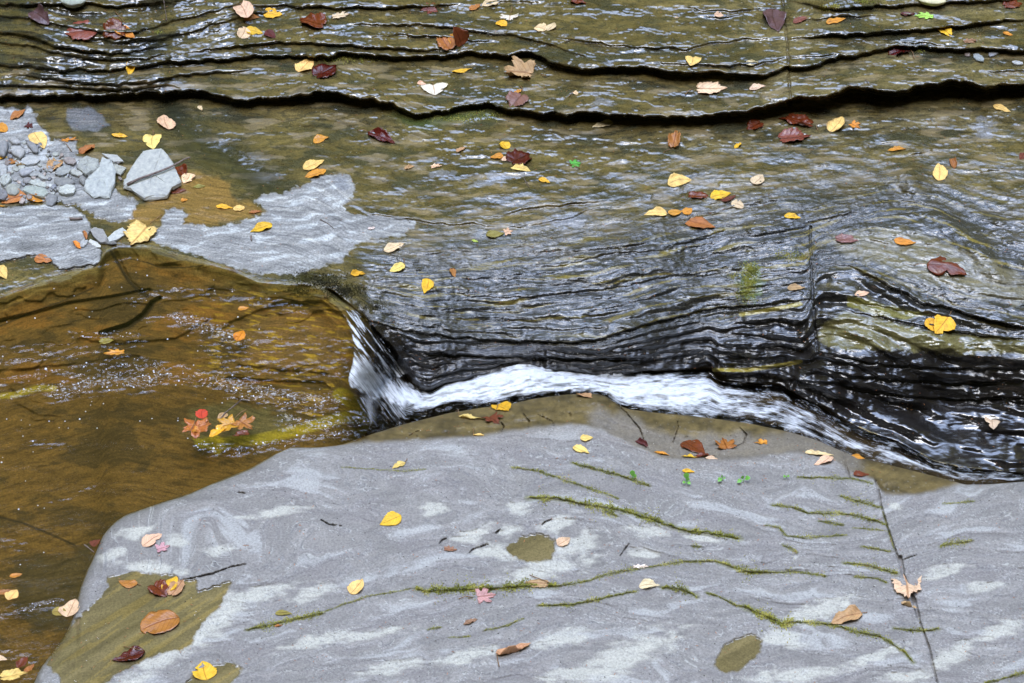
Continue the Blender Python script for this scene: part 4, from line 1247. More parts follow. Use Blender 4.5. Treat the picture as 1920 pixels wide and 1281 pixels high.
# ------------------------------------------------------------------ leaves
def leaf_material():
    m, n, l = new_mat('autumn_leaf')
    out = N(n, 'ShaderNodeOutputMaterial')
    b = N(n, 'ShaderNodeBsdfPrincipled')
    oi = N(n, 'ShaderNodeObjectInfo')
    uv = N(n, 'ShaderNodeAttribute', attribute_name='blade')
    wt_ = N(n, 'ShaderNodeAttribute', attribute_name='wetness', attribute_type='OBJECT')
    br_ = N(n, 'ShaderNodeAttribute', attribute_name='browning', attribute_type='OBJECT')
    sep = N(n, 'ShaderNodeSeparateXYZ')
    l.new(uv.outputs['Vector'], sep.inputs[0])
    av = N(n, 'ShaderNodeMath', operation='ABSOLUTE')
    l.new(sep.outputs['Y'], av.inputs[0])
    # midrib and side veins
    mid = N(n, 'ShaderNodeMapRange'); mid.inputs['From Min'].default_value = 0.035; mid.inputs['From Max'].default_value = 0.085
    mid.inputs['To Min'].default_value = 1.0; mid.inputs['To Max'].default_value = 0.0
    l.new(av.outputs[0], mid.inputs['Value'])
    ph = N(n, 'ShaderNodeMath', operation='MULTIPLY_ADD'); ph.inputs[1].default_value = -0.35
    l.new(av.outputs[0], ph.inputs[0]); l.new(sep.outputs['X'], ph.inputs[2])
    sn = N(n, 'ShaderNodeMath', operation='MULTIPLY'); sn.inputs[1].default_value = 46.0
    l.new(ph.outputs[0], sn.inputs[0])
    si = N(n, 'ShaderNodeMath', operation='SINE'); l.new(sn.outputs[0], si.inputs[0])
    sv = N(n, 'ShaderNodeMapRange'); sv.inputs['From Min'].default_value = 0.80; sv.inputs['From Max'].default_value = 1.0
    sv.inputs['To Max'].default_value = 0.55
    l.new(si.outputs[0], sv.inputs['Value'])
    vn = N(n, 'ShaderNodeMath', operation='MAXIMUM'); l.new(mid.outputs[0], vn.inputs[0]); l.new(sv.outputs[0], vn.inputs[1])
    # blotches
    tc = N(n, 'ShaderNodeTexCoord')
    mp = N(n, 'ShaderNodeVectorMath', operation='ADD')
    rnd = N(n, 'ShaderNodeVectorMath', operation='SCALE'); rnd.inputs['Scale'].default_value = 9.0
    cb = N(n, 'ShaderNodeCombineXYZ')
    l.new(oi.outputs['Random'], cb.inputs[0]); l.new(oi.outputs['Random'], cb.inputs[1])
    l.new(cb.outputs[0], rnd.inputs[0])
    l.new(tc.outputs['Object'], mp.inputs[0]); l.new(rnd.outputs[0], mp.inputs[1])
    nz = N(n, 'ShaderNodeTexNoise', i_Scale=75.0, i_Detail=5.0, i_Roughness=0.65); l.new(mp.outputs[0], nz.inputs['Vector'])
    nf = N(n, 'ShaderNodeTexNoise', i_Scale=420.0, i_Detail=3.0); l.new(mp.outputs[0], nf.inputs['Vector'])
    var = ramp(n, [(0.3, (0.62, 0.58, 0.55)), (0.5, (1, 1, 1)), (0.75, (1.25, 1.2, 1.1))]); l.new(nz.outputs['Fac'], var.inputs['Fac'])
    c1 = N(n, 'ShaderNodeMix', data_type='RGBA', blend_type='MULTIPLY'); c1.inputs['Factor'].default_value = 0.8
    l.new(oi.outputs['Color'], c1.inputs['A']); l.new(var.outputs['Color'], c1.inputs['B'])
    # brown edge and patches
    ed = N(n, 'ShaderNodeMath', operation='MULTIPLY_ADD'); ed.inputs[1].default_value = 0.62
    l.new(nz.outputs['Fac'], ed.inputs[0])
    e2 = N(n, 'ShaderNodeMath', operation='MULTIPLY'); e2.inputs[1].default_value = 0.40; l.new(sep.outputs['Z'], e2.inputs[0]); l.new(e2.outputs[0], ed.inputs[2])
    e3 = N(n, 'ShaderNodeMath', operation='ADD'); l.new(ed.outputs[0], e3.inputs[0]); l.new(br_.outputs['Fac'], e3.inputs[1])
    er = N(n, 'ShaderNodeMapRange'); er.inputs['From Min'].default_value = 0.78; er.inputs['From Max'].default_value = 0.95; l.new(e3.outputs[0], er.inputs['Value'])
    c2 = N(n, 'ShaderNodeMix', data_type='RGBA'); c2.inputs['B'].default_value = (0.16, 0.065, 0.022, 1)
    l.new(er.outputs[0], c2.inputs['Factor']); l.new(c1.outputs['Result'], c2.inputs['A'])
    c3 = N(n, 'ShaderNodeMix', data_type='RGBA', blend_type='MULTIPLY'); c3.inputs['B'].default_value = (0.62, 0.50, 0.42, 1)
    l.new(vn.outputs[0], c3.inputs['Factor']); l.new(c2.outputs['Result'], c3.inputs['A'])
    l.new(c3.outputs['Result'], b.inputs['Base Color'])
    ro = N(n, 'ShaderNodeMapRange'); ro.inputs['To Min'].default_value = 0.6; ro.inputs['To Max'].default_value = 0.16; l.new(wt_.outputs['Fac'], ro.inputs['Value'])
    l.new(ro.outputs[0], b.inputs['Roughness'])
    b.inputs['Subsurface Weight'].default_value = 0.0
    bp = N(n, 'ShaderNodeBump'); bp.inputs['Distance'].default_value = 0.0008; bp.inputs['Strength'].default_value = 0.7
    hs = N(n, 'ShaderNodeMath', operation='MULTIPLY_ADD'); hs.inputs[1].default_value = -0.7; l.new(vn.outputs[0], hs.inputs[0]); l.new(nf.outputs['Fac'], hs.inputs[2])
    l.new(hs.outputs[0], bp.inputs['Height']); l.new(bp.outputs[0], b.inputs['Normal'])
    tl = N(n, 'ShaderNodeBsdfTranslucent'); l.new(c3.outputs['Result'], tl.inputs['Color'])
    mx = N(n, 'ShaderNodeMixShader'); mx.inputs[0].default_value = 0.12
    l.new(b.outputs[0], mx.inputs[1]); l.new(tl.outputs[0], mx.inputs[2]); l.new(mx.outputs[0], out.inputs[0])
    return m


def plain_material(name, lo, hi, scale=60, rough=0.7, bump=0.0006, stretch=None, attr=None):
    m, n, l = new_mat(name)
    out = N(n, 'ShaderNodeOutputMaterial')
    b = N(n, 'ShaderNodeBsdfPrincipled', i_Roughness=rough)
    tc = N(n, 'ShaderNodeTexCoord')
    nz = N(n, 'ShaderNodeTexNoise', i_Scale=scale, i_Detail=5.0, i_Roughness=0.65)
    l.new(tc.outputs['Object'], nz.inputs['Vector'])
    r = ramp(n, [(0.3, lo), (0.7, hi)])
    l.new(nz.outputs['Fac'], r.inputs['Fac'])
    if attr:
        oi = N(n, 'ShaderNodeObjectInfo')
        mu = N(n, 'ShaderNodeMix', data_type='RGBA', blend_type='MULTIPLY'); mu.inputs['Factor'].default_value = 1.0
        l.new(r.outputs['Color'], mu.inputs['A']); l.new(oi.outputs['Color'], mu.inputs['B'])
        l.new(mu.outputs['Result'], b.inputs['Base Color'])
    else:
        l.new(r.outputs['Color'], b.inputs['Base Color'])
    bp = N(n, 'ShaderNodeBump'); bp.inputs['Distance'].default_value = bump
    l.new(nz.outputs['Fac'], bp.inputs['Height']); l.new(bp.outputs[0], b.inputs['Normal'])
    l.new(b.outputs[0], out.inputs[0])
    return m


MAT_LEAF = leaf_material()
MAT_STEM = plain_material('leaf_stem', (.10, .04, .02), (.35, .20, .08), 200, 0.6)
COLR = dict(Y=(.88, .50, .028), PY=(.92, .65, .20), CR=(.86, .64, .38), WH=(.86, .76, .62), PK=(.86, .60, .38), OR=(.72, .30, .03), OB=(.45, .17, .04), TN=(.52, .31, .15), BT=(.36, .20, .11),
            RB=(.17, .038, .012), DR=(.10, .012, .008), PB=(.13, .07, .07), PU=(.25, .12, .10), PM=(.62, .36, .33), GR=(.10, .42, .05), LG=(.45, .62, .10), OL=(.32, .26, .05), RD=(.62, .06, .02), PR=(.24, .07, .045))


def halfwidth(kind, u):
    if kind == 'ovate':
        return np.sin(np.pi * u ** 0.72) ** 0.85 * (1 - 0.15 * u)
    if kind == 'round':
        return np.sqrt(np.clip(1 - (2 * u - 1) ** 2, 0, 1)) * (1 - 0.12 * u)
    if kind == 'heart':
        return np.clip(np.sin(np.pi * u ** 0.52), 0, 1) ** 0.75
    if kind == 'lance':
        return np.sin(np.pi * u ** 0.85) ** 1.15
    return np.sin(np.pi * u)


MAPLE = [(0.0, 1.0), (10, .78), (16, .84), (24, .52), (31, .50), (38, .72), (50, .92), (58, .78), (66, .80), (74, .46), (84, .44), (98, .66), (112, .72), (124, .50), (140, .34), (160, .28), (180, .16)]
OAK = [(0.0, 1.0), (12, .82), (18, .60), (26, .62), (34, .86), (44, .80), (50, .42), (60, .44), (70, .64), (84, .60), (96, .34), (112, .36), (130, .48), (146, .40), (160, .30), (180, .30)]
BROAD = [(0.0, 1.0), (14, .80), (26, .74), (36, .78), (50, .82), (60, .70), (76, .68), (92, .72), (108, .62), (130, .55), (155, .48), (180, .30)]


def blade_points(kind, L, Wd, r):
    """flat blade in its own plane: x along base->tip, returns pts (n,2), faces, blade coords (u, v, edge)"""
    if kind in ('maple', 'oak', 'broad'):
        tab = {'maple': MAPLE, 'oak': OAK, 'broad': BROAD}[kind]
        a = np.linspace(-180, 180, 73)[:-1]
        rr = np.interp(np.abs(a), [t[0] for t in tab], [t[1] for t in tab]) * (1 + 0.05 * r.standard_normal(72))
        cx = 0.36
        pts, uvw, F = [(cx * L, 0.0)], [(cx, 0, 0)], []
        rings = [0.25, 0.5, 0.75, 1.0]
        for q in rings:
            for k, ang in enumerate(a):
                x = cx * L + math.cos(math.radians(ang)) * rr[k] * q * (1 - cx) * L
                y = math.sin(math.radians(ang)) * rr[k] * q * Wd * 0.62
                pts.append((x, y)); uvw.append((x / L, (y / (Wd * 0.5)) if abs(ang) > 4 else 0.0, q))
        for k in range(72):
            F.append((0, 1 + k, 1 + (k + 1) % 72))
        for j in range(3):
            for k in range(72):
                p, q_ = 1 + j * 72 + k, 1 + j * 72 + (k + 1) % 72
                F.append((p, p + 72, q_ + 72, q_))
        return np.array(pts), F, np.array(uvw)
    nu, nv = 17, 11
    u = np.linspace(0.004, 0.998, nu)
    hw = halfwidth(kind, u) * Wd * 0.5
    asym = 1 + 0.10 * r.standard_normal()
    bow = float(np.clip(0.13 * r.standard_normal(), -.25, .25))
    notch = 1 - (r.random() < .45) * 0.55 * np.exp(-((u - r.uniform(.3, .9)) / .06) ** 2)
    nside = r.choice([-1, 1])
    pts, uvw, F = [], [], []
    for i in range(nu):
        ser = 1 + 0.05 * r.standard_normal() if i % 2 else 1
        for j in range(nv):
            v = -1 + 2 * j / (nv - 1)
            w = hw[i] * (asym if v > 0 else 1) * (1 + (ser - 1) * abs(v) ** 4)
            x = u[i] * L
            if kind == 'heart':
                x -= 0.10 * L * abs(v) ** 2 * (1 - u[i]) ** 2
            if v * nside > 0.3:
                w = w * (1 - (1 - notch[i]) * (abs(v) - .3) / .7)
            pts.append((x, v * w + bow * L * 4 * u[i] * (1 - u[i]) * .5)); uvw.append((u[i], v, max(abs(v), abs(2 * u[i] - 1) ** 3)))
    for i in range(nu - 1):
        for j in range(nv - 1):
            a = i * nv + j
            F.append((a, a + nv, a + nv + 1, a + 1))
    return np.array(pts), F, np.array(uvw)


def tube(pts, r0, r1, sides=6):
    pts = [np.array(p, float) for p in pts]
    V, F = [], []
    n = len(pts)
    for i, p in enumerate(pts):
        t = pts[min(i + 1, n - 1)] - pts[max(i - 1, 0)]
        t /= np.linalg.norm(t) + 1e-9
        a = np.cross(t, [0, 0, 1.0]); a /= np.linalg.norm(a) + 1e-9
        b_ = np.cross(a, t)
        rr = lerp(r0, r1, i / (n - 1))
        for k in range(sides):
            g = 2 * math.pi * k / sides
            V.append(p + rr * (math.cos(g) * a + math.sin(g) * b_))
    for i in range(n - 1):
        for k in range(sides):
            p, q = i * sides + k, i * sides + (k + 1) % sides
            F.append((p, q, q + sides, p + sides))
    F.append(tuple(range(sides))[::-1]); F.append(tuple((n - 1) * sides + k for k in range(sides)))
    return V, F


def leaf(kind, bx, by, tx, ty, w, colr, label, curl=0.3, bend=0.0, wet=0.0, brown=0.0, stem=None, lift=0.0, group=None, float_=0.0012, name=None, cat='leaf', jitter=None):
    """bx,by -> tx,ty : photo pixels of the stem end and tip; w : width over length; stem: (dx, dy) px offset of the stalk's far end"""
    sd_ = int(bx * 7 + by * 13 + tx * 3) % 99991
    r = np.random.default_rng(sd_)
    mx, my = (bx + tx) / 2, (by + ty) / 2
    rad = max(6, 0.5 * math.hypot(tx - bx, ty - by))
    c0, nrm = surf_normal(mx, my, rad)
    # both ends on the resting plane
    def on_plane(px, py):
        d = at(px, py, 0.0) - CAM
        return CAM + d * (np.dot(c0 - CAM, nrm) / np.dot(d, nrm))
    pb, pt = on_plane(bx, by), on_plane(tx, ty)
    if lift:
        pt = at(tx, ty, pb[2] + lift)
        pm = (pb + pt) / 2
    ax = pt - pb
    L = np.linalg.norm(ax)
    ax = ax / L
    side_ = np.cross(nrm, ax)
    side_ /= np.linalg.norm(side_)
    up = np.cross(ax, side_)
    if 0 < curl < 1:
        curl = curl * 1.3 + .08
    Wd = L * w * (1.18 if kind in ('ovate', 'lance', 'heart') else 1.0)
    p2, F, uvw = blade_points(kind, L, Wd, r)
    x, y = p2[:, 0], p2[:, 1]
    v = y / (Wd * 0.5)
    # roll across, arch along, crumple
    z = np.zeros(len(x))
    if abs(curl) > 1e-3:
        a = curl
        rad_ = (Wd * 0.5) / abs(a)
        yy = rad_ * np.sin(np.abs(a) * v)
        zz = rad_ * (1 - np.cos(a * v)) * np.sign(a)
        y, z = yy, zz
    u = x / L
    z = z + bend * L * 4 * u * (1 - u)
    cr = 0.09 * L * fbm(u * 2.2 + sd_ % 50, v * 1.3, 3, 3) * (0.25 + np.abs(v)) + 0.02 * L * noise(u * 6, v * 4 + sd_ % 17, 7) * np.abs(v)
    z = z + cr * (0.6 + 1.3 * abs(curl))
    z = z - 0.010 * L * np.exp(-(v / 0.12) ** 2)
    lo = np.percentile(z, 6)
    z = z - lo + float_
    M = np.stack([ax, side_, up], 1)
    loc = np.stack([x, y, z], 1)
    org = pb
    o = mesh_obj(name or 'leaf', loc, F, MAT_LEAF)
    mw = np.eye(4); mw[:3, :3] = M; mw[:3, 3] = org
    from mathutils import Matrix
    o.matrix_world = Matrix(mw.tolist())
    attr_vec(o, 'blade', np.stack([uvw[:, 0], uvw[:, 1], uvw[:, 2]], 1))
    cc = np.array(COLR[colr]) * r.uniform(0.9, 1.1) * (1 + 0.05 * r.standard_normal(3))
    o.color = (*np.clip(cc, 0, 1), 1)
    o['wetness'] = float(wet); o['browning'] = float(brown)
    sol = o.modifiers.new('thickness', 'SOLIDIFY')
    sol.thickness = 0.0004
    if stem:
        fx, fy = bx + stem[0], by + stem[1]
        e = surf(fx, fy) + np.array([0, 0, 0.003])
        R_ = M.T
        e_l = R_ @ (e - org)
        s_l = np.array([0.02 * L, 0, float(np.median(z[:11])) if len(z) > 11 else 0.001])
        mid_ = (e_l + s_l) / 2 + np.array([0, 0.08 * np.linalg.norm(e_l), 0.10 * np.linalg.norm(e_l)])
        V, SF = tube([s_l, (s_l + mid_) / 2 + [0, 0, .0006], mid_, (mid_ + e_l) / 2, e_l], 0.0007, 0.0010)
        so = mesh_obj('leaf_stem', np.array(V), SF, MAT_STEM, o)
    tag(o, label, cat, group)
    return o


G_ = 'fallen leaves scattered over the rock'
def lf(*a, **k):
    k.setdefault('group', G_)
    return leaf(*a, **k)


lf('ovate', 62, 22, 92, 46, .75, 'PB', 'crumpled dark purple-brown leaf on the thin beds near the top left corner', curl=.9, wet=.8)
lf('broad', 187, 58, 118, 62, .85, 'PR', 'large wet maroon leaf lying flat, left one of a pair on the upper left beds', curl=.15, wet=.9, bend=.02)
lf('broad', 236, 44, 192, 70, 1.0, 'RB', 'large wet red-brown leaf tucked under a small yellow curled leaf', curl=.2, wet=.9, stem=(-20, -20))
lf('ovate', 216, 53, 253, 72, .55, 'OR', 'small orange-yellow folded leaf lying over a big red-brown leaf', curl=.7)
lf('ovate', 463, 34, 441, -3, .55, 'PK', 'upright cream-pink pointed leaf at the top edge with a dark midrib', curl=.3)
lf('ovate', 457, 38, 487, 33, .45, 'OB', 'small ochre leaf just below the upright cream-pink leaf', curl=.3)
lf('ovate', 493, 26, 530, 28, .55, 'Y', 'bright yellow leaf with a hooked stalk beside the upright cream-pink leaf', curl=.3, stem=(-6, -8))
lf('round', 450, 72, 460, 52, .9, 'CR', 'round cream leaf overlapped by a yellow leaf, below the cream-pink leaf', curl=.2)
lf('ovate', 459, 56, 493, 64, .6, 'Y', 'yellow leaf overlapping a round cream leaf on the top ledge', curl=.25)
lf('ovate', 501, 57, 517, 72, .75, 'DR', 'tiny maroon leaf beside the overlapping yellow and cream pair', curl=.2)
lf('broad', 614, 50, 560, 36, .75, 'RB', 'large shiny maroon leaf with its stalk trailing right at the top ledge', curl=.5, wet=1, stem=(14, 6))
lf('oak', 617, 34, 656, 27, .7, 'PK', 'pale pink-tan lobed leaf touching the large shiny maroon leaf', curl=.35)
lf('ovate', 250, 117, 242, 142, .65, 'Y', 'small curled yellow leaf on the dark thin beds at left', curl=.9)
lf('ovate', 560, 136, 586, 110, .7, 'PY', 'pale yellow leaf pointing up, next to a wet dark red leaf', curl=.25)
lf('broad', 587, 147, 632, 124, .95, 'DR', 'wet dark red leaf with strong ribs beside a pale yellow leaf', curl=.35, wet=1, brown=.05)
lf('lance', 19, 226, 48, 206, .45, 'OB', 'brown pointed leaf on pale rock at the far left, tip up', curl=.4)
lf('round', -10, 236, 12, 248, .8, 'OR', 'orange-brown leaf cut by the left edge above the pebbles', curl=.3)
lf('maple', 46, 234, 62, 240, .9, 'DR', 'tiny crimson leaf on pale rock above the pebbles', curl=.5)
lf('ovate', 63, 250, 83, 280, .52, 'PY', 'broad pale yellow leaf resting on the grey pebbles, upper left', curl=.2)
lf('oak', 109, 264, 149, 263, .45, 'OR', 'rust-orange toothed leaf with a long stalk hanging toward the pebbles', curl=.5, stem=(26, 22))
lf('lance', 209, 253, 240, 257, .36, 'Y', 'yellow-green narrow leaf under shallow water above the big stones', curl=.2, wet=.7)
lf('ovate', 149, 288, 178, 272, .6, 'OB', 'orange-brown half-curled leaf behind the round-ended grey stone', curl=.7)
lf('ovate', 316, 244, 307, 216, .62, 'PK', 'pale peach pointed leaf above the big flat grey stone', curl=.3, brown=.05)
lf('ovate', 373, 199, 379, 208, .5, 'CR', 'tiny beige leaf right under the dark main ledge at left', curl=.2)
lf('heart', 287, 255, 288, 281, .70, 'PY', 'rounded pale yellow leaf with an upright stalk above the big flat stone', curl=.15, stem=(0, -10))
lf('broad', 92, 322, 118, 300, .9, 'TN', 'crumpled tan-brown dead leaf on top of the pebbles', curl=1.2)
lf('ovate', 14, 306, 36, 306, .5, 'OB', 'small rust leaf among the pebbles at the far left', curl=.5)
lf('ovate', -6, 298, 14, 295, .6, 'Y', 'yellow leaf cut by the left edge among the pebbles', curl=.3)
lf('lance', 26, 312, 52, 310, .28, 'TN', 'narrow tan rolled leaf among the pebbles', curl=1.3)
lf('ovate', 50, 367, 2, 382, .62, 'OB', 'large orange-brown leaf at the front edge of the pebbles, far left', curl=.5)
lf('ovate', 50, 372, 86, 379, .38, 'OR', 'lower orange leaf of a folded pair in front of the pebbles', curl=.5)
lf('lance', 52, 366, 88, 366, .35, 'OR', 'upper orange leaf of a folded pair in front of the pebbles', curl=.8)
lf('ovate', -6, 388, 10, 387, .4, 'OR', 'thin orange leaf sliver at the left edge below the pebbles', curl=.3)
lf('ovate', 334, 313, 345, 334, .6, 'RB', 'shiny red-brown leaf wedged against the right of the big flat stone', curl=.5, wet=.8)
lf('ovate', 356, 326, 344, 345, .8, 'CR', 'small cream leaf hanging off the right side of the big flat stone', curl=.3)
lf('ovate', 317, 361, 350, 358, .42, 'RB', 'flat red-brown leaf in front of the big flat stone', curl=.2, wet=.6)
lf('lance', 362, 352, 386, 350, .38, 'OL', 'olive-yellow submerged leaf just right of the big flat stone', curl=.1, wet=.7)
lf('ovate', 339, 377, 352, 375, .7, 'OR', 'tiny orange leaf in the brown puddle below the big flat stone', curl=.3)
lf('ovate', 405, 387, 437, 391, .38, 'Y', 'yellow leaf lying in the brown puddle, touching a round pale one', curl=.3)
lf('round', 437, 392, 459, 391, .75, 'PY', 'small round pale-yellow leaf at the right end of the brown puddle', curl=.2)
lf('lance', 466, 400, 491, 397, .35, 'OB', 'rust-brown sliver leaf at the edge of the dry grey patch', curl=.4)
lf('ovate', 569, 318, 608, 301, .55, 'PY', 'pale yellow leaf directly above a golden orange leaf, mid-left tread', curl=.2)
lf('lance', 612, 319, 571, 333, .50, 'OR', 'golden orange leaf directly below a pale yellow leaf, mid-left tread', curl=.25)
lf('ovate', 588, 268, 617, 258, .55, 'OR', 'wet orange leaf alone on the tread below the main ledge, left of centre', curl=.25, wet=.6)
lf('ovate', 510, 421, 469, 436, .5, 'Y', 'yellow leaf on the dry light grey rock patch', curl=.35)
lf('broad', 282, 420, 244, 462, .95, 'PY', 'large cream-yellow leaf with browned rim bridging the crevice', curl=.45, brown=.12, stem=(22, -16))
lf('ovate', 65, 484, 98, 490, .6, 'OB', 'orange-brown wet leaf at the pool margin beside the left dry rock', curl=.3, wet=.6)
lf('ovate', -6, 500, 12, 524, .6, 'PY', 'pale yellow leaf cut by the left edge at the pool margin', curl=.3)
lf('lance', 140, 452, 152, 468, .45, 'OR', 'small orange curled leaf at the tip of the left dry rock', curl=.9)
lf('lance', 157, 433, 163, 450, .40, 'OB', 'small rust curled leaf leaning on the grey stone chips', curl=.9)
# pool
lf('oak', 240, 660, 194, 664, .55, 'OR', 'golden-orange leaf trapped under the riffle in the pool', curl=.3, wet=.8, float_=.001)
lf('broad', 184, 644, 214, 638, .7, 'OL', 'dull olive leaf beside the trapped golden-orange leaf in the riffle', curl=.3, wet=.8)
lf('ovate', 446, 581, 467, 578, .5, 'OR', 'small orange leaf drowned in the fast water above the fall', curl=.3, wet=.8)
lf('ovate', 443, 640, 456, 620, .6, 'OR', 'orange leaf fragment under the swift amber water', curl=.3, wet=.8)
lf('round', 380, 786, 380, 768, .9, 'RD', 'small bright red round leaf at the top of the leaf cluster in the pool', curl=.2)
lf('maple', 368, 782, 366, 826, .85, 'OB', 'orange-brown maple leaf, left one of the cluster stranded in the pool', curl=.35, wet=.8, brown=.04, stem=(-14, 34))
lf('maple', 452, 790, 400, 806, .85, 'OR', 'yellow-orange lobed maple leaf in the middle of the stranded cluster', curl=.3, wet=.7, brown=.12)
lf('maple', 440, 784, 474, 806, .95, 'OB', 'rust maple leaf with a raised stalk, right one of the stranded cluster', curl=.3, wet=.7, stem=(22, -14))
lf('broad', 396, 792, 372, 806, .9, 'OB', 'brown crumpled leaf scrap between the red and the yellow leaves of the pool cluster', curl=.8, wet=.8)
lf('ovate', 420, 802, 392, 820, .6, 'Y', 'yellow leaf scrap at the front of the stranded pool cluster', curl=.5, wet=.6, brown=.08)
lf('broad', 470, 812, 436, 818, .6, 'RB', 'dark red-brown leaf at the right front of the stranded pool cluster', curl=.6, wet=.9)
lf('ovate', 352, 800, 376, 812, .6, 'OR', 'orange leaf scrap at the left edge of the stranded pool cluster', curl=.6, wet=.7)
lf('ovate', 425, 776, 408, 790, .6, 'TN', 'tan leaf scrap at the back of the stranded pool cluster', curl=.5, wet=.4)
# upper middle
lf('maple', 824, 14, 788, 20, .75, 'RB', 'wet red-brown leaf flat against the top beds, upper middle', curl=.15, wet=.9)
lf('ovate', 880, 19, 901, 8, .5, 'OB', 'small orange-brown leaf leaning beside a cream leaf at the top edge', curl=.4)
lf('ovate', 934, 0, 903, 12, .55, 'CR', 'cream leaf at the top edge beside a small orange-brown leaf', curl=.25)
lf('maple', 957, 27, 955, 40, 1.9, 'WH', 'small whitish toothed leaf with a red upright stalk near the top', curl=.3, stem=(3, -14))
lf('round', 931, 42, 950, 49, .85, 'Y', 'small rounded golden leaf below the whitish toothed leaf', curl=.2)
lf('round', 1003, 52, 1023, 58, .85, 'CR', 'rounded cream leaf, left half of a touching pair near the top', curl=.2)
lf('ovate', 1026, 58, 1040, 43, .75, 'CR', 'pointed cream leaf, right half of a touching pair near the top', curl=.2)
lf('broad', 846, 98, 824, 66, .8, 'OB', 'big brown leaf partly behind a curled yellow-faced leaf on the upper ledge', curl=.5, wet=.6)
lf('ovate', 866, 86, 850, 50, .9, 'RB', 'big curled maroon leaf standing up behind a yellow leaf on the upper ledge', curl=1.1, wet=.6, lift=.05)
lf('ovate', 864, 82, 841, 66, .8, 'OR', 'golden leaf face cupped in the big curled maroon leaf', curl=.4, brown=.06)
lf('ovate', 1070, 4, 1100, 7, .5, 'RB', 'dark red curled leaf cut by the top edge, centre', curl=.9, wet=.7)
lf('round', 1265, 34, 1272, 34, .9, 'CR', 'tiny beige leaf speck on the upper beds right of centre', curl=.2)
lf('maple', 1014, 142, 932, 132, .80, 'TN', 'largest curled brown maple leaf perched across the second ledge', curl=.85, bend=.16, stem=(10, 3), brown=.06)
lf('lance', 847, 135, 886, 129, .32, 'Y', 'slim yellow leaf left of the largest curled maple leaf', curl=.25)
lf('ovate', 782, 157, 799, 159, .5, 'PK', 'small cream-orange chip of leaf beside the rounded beige leaf', curl=.4)
lf('heart', 812, 160, 815, 179, 1.35, 'WH', 'rounded beige leaf on the tread above the main ledge', curl=.2, brown=.02, stem=(-2, -4))
lf('broad', 982, 175, 956, 204, 1.05, 'PU', 'leaf with purple middle and orange rim hanging over the main ledge', curl=.5, wet=.5, brown=.06, stem=(-6, -12))
lf('ovate', 965, 176, 978, 168, .6, 'OR', 'small orange leaf scrap above the purple-centred leaf', curl=.4)
lf('round', 1076, 172, 1083, 178, .8, 'PK', 'tiny pale pink leaf with a thin stalk above the main ledge', curl=.3, stem=(-10, 12))
lf('ovate', 1150, 230, 1110, 240, .42, 'CR', 'cream leaf just below the main ledge right of centre', curl=.3)
lf('ovate', 690, 248, 741, 270, .42, 'DR', 'long curled dark mahogany leaf below the main ledge', curl=1.0, wet=1, stem=(-20, -2))
lf('ovate', 855, 285, 873, 276, .55, 'TN', 'small tan curled leaf between the mahogany leaf and the dark brown one', curl=.7)
lf('ovate', 952, 280, 940, 266, .8, 'Y', 'small yellow leaf standing above the dark brown leaf in the middle', curl=.5)
lf('ovate', 943, 291, 918, 296, .62, 'OR', 'orange leaf left of the big dark brown leaf in the middle', curl=.2)
lf('broad', 953, 308, 994, 288, 1.05, 'DR', 'big dark brown blotched leaf at the centre of a small leaf cluster', curl=.4, wet=.7, brown=.1)
lf('ovate', 939, 300, 962, 296, .6, 'PK', 'pale mottled leaf half covered by the big dark brown leaf', curl=.2, brown=.05)
lf('lance', 957, 316, 996, 323, .4, 'PY', 'pale green-yellow leaf sticking out below the big dark brown leaf', curl=.2)
lf('ovate', 758, 317, 777, 312, .45, 'TN', 'small tan leaf curl left of a lobed beige leaf, mid tread', curl=.9)
lf('oak', 804, 315, 830, 310, .6, 'PK', 'lobed beige-brown leaf on the mid tread', curl=.4)
lf('maple', 1066, 310, 1090, 306, .95, 'GR', 'small bright green maple leaf, the only green one at the centre', curl=.2, stem=(22, 8))
lf('ovate', 1010, 336, 1032, 343, .48, 'Y', 'small yellow leaf left below the green maple leaf', curl=.3)
lf('broad', 1261, 282, 1268, 244, .65, 'OB', 'upright curled leaf with orange top and dark red foot below the main ledge', curl=1.0, wet=.5, lift=.02, brown=.05, stem=(-16, 4))
lf('ovate', 1252, 347, 1298, 339, .56, 'PY', 'large pale golden leaf above the trio of red and yellow leaves', curl=.25, brown=.02)
lf('ovate', 1251, 402, 1207, 404, .40, 'PY', 'left cream-yellow leaf of a row of three below the golden leaf', curl=.25)
lf('ovate', 1252, 399, 1280, 395, .52, 'OR', 'middle orange-yellow leaf of a row of three below the golden leaf', curl=.25)
lf('ovate', 1280, 400, 1298, 391, .68, 'OR', 'right golden leaf of a row of three below the golden leaf', curl=.2)
lf('round', 690, 430, 703, 427, .6, 'WH', 'tiny whitish leaf at the right end of the dry grey patch', curl=.3)
lf('ovate', 911, 441, 946, 438, .42, 'OL', 'olive-yellow leaf touching a small pinkish-white leaf, centre', curl=.3)
lf('maple', 942, 438, 962, 433, .85, 'PK', 'small pinkish-white leaf touching the olive-yellow leaf, centre', curl=.3)
lf('oak', 883, 450, 897, 455, .55, 'LG', 'tiny light green leaf below the olive-yellow leaf', curl=.3)
lf('ovate', 720, 472, 758, 457, .48, 'CR', 'cream-pink pointed leaf below the dry grey patch', curl=.3, stem=(-2, 1))
lf('ovate', 759, 497, 730, 510, .58, 'PY', 'straw-coloured leaf between the cream-pink one and a yellow one', curl=.4, brown=.03, stem=(-2, -10))
lf('ovate', 657, 515, 685, 514, .46, 'Y', 'lemon yellow leaf near the bushy algae above the fall', curl=.3)
lf('ovate', 803, 524, 795, 551, .58, 'Y', 'yellow leaf pointing down on the grooved slope, left', curl=.4, brown=.02)
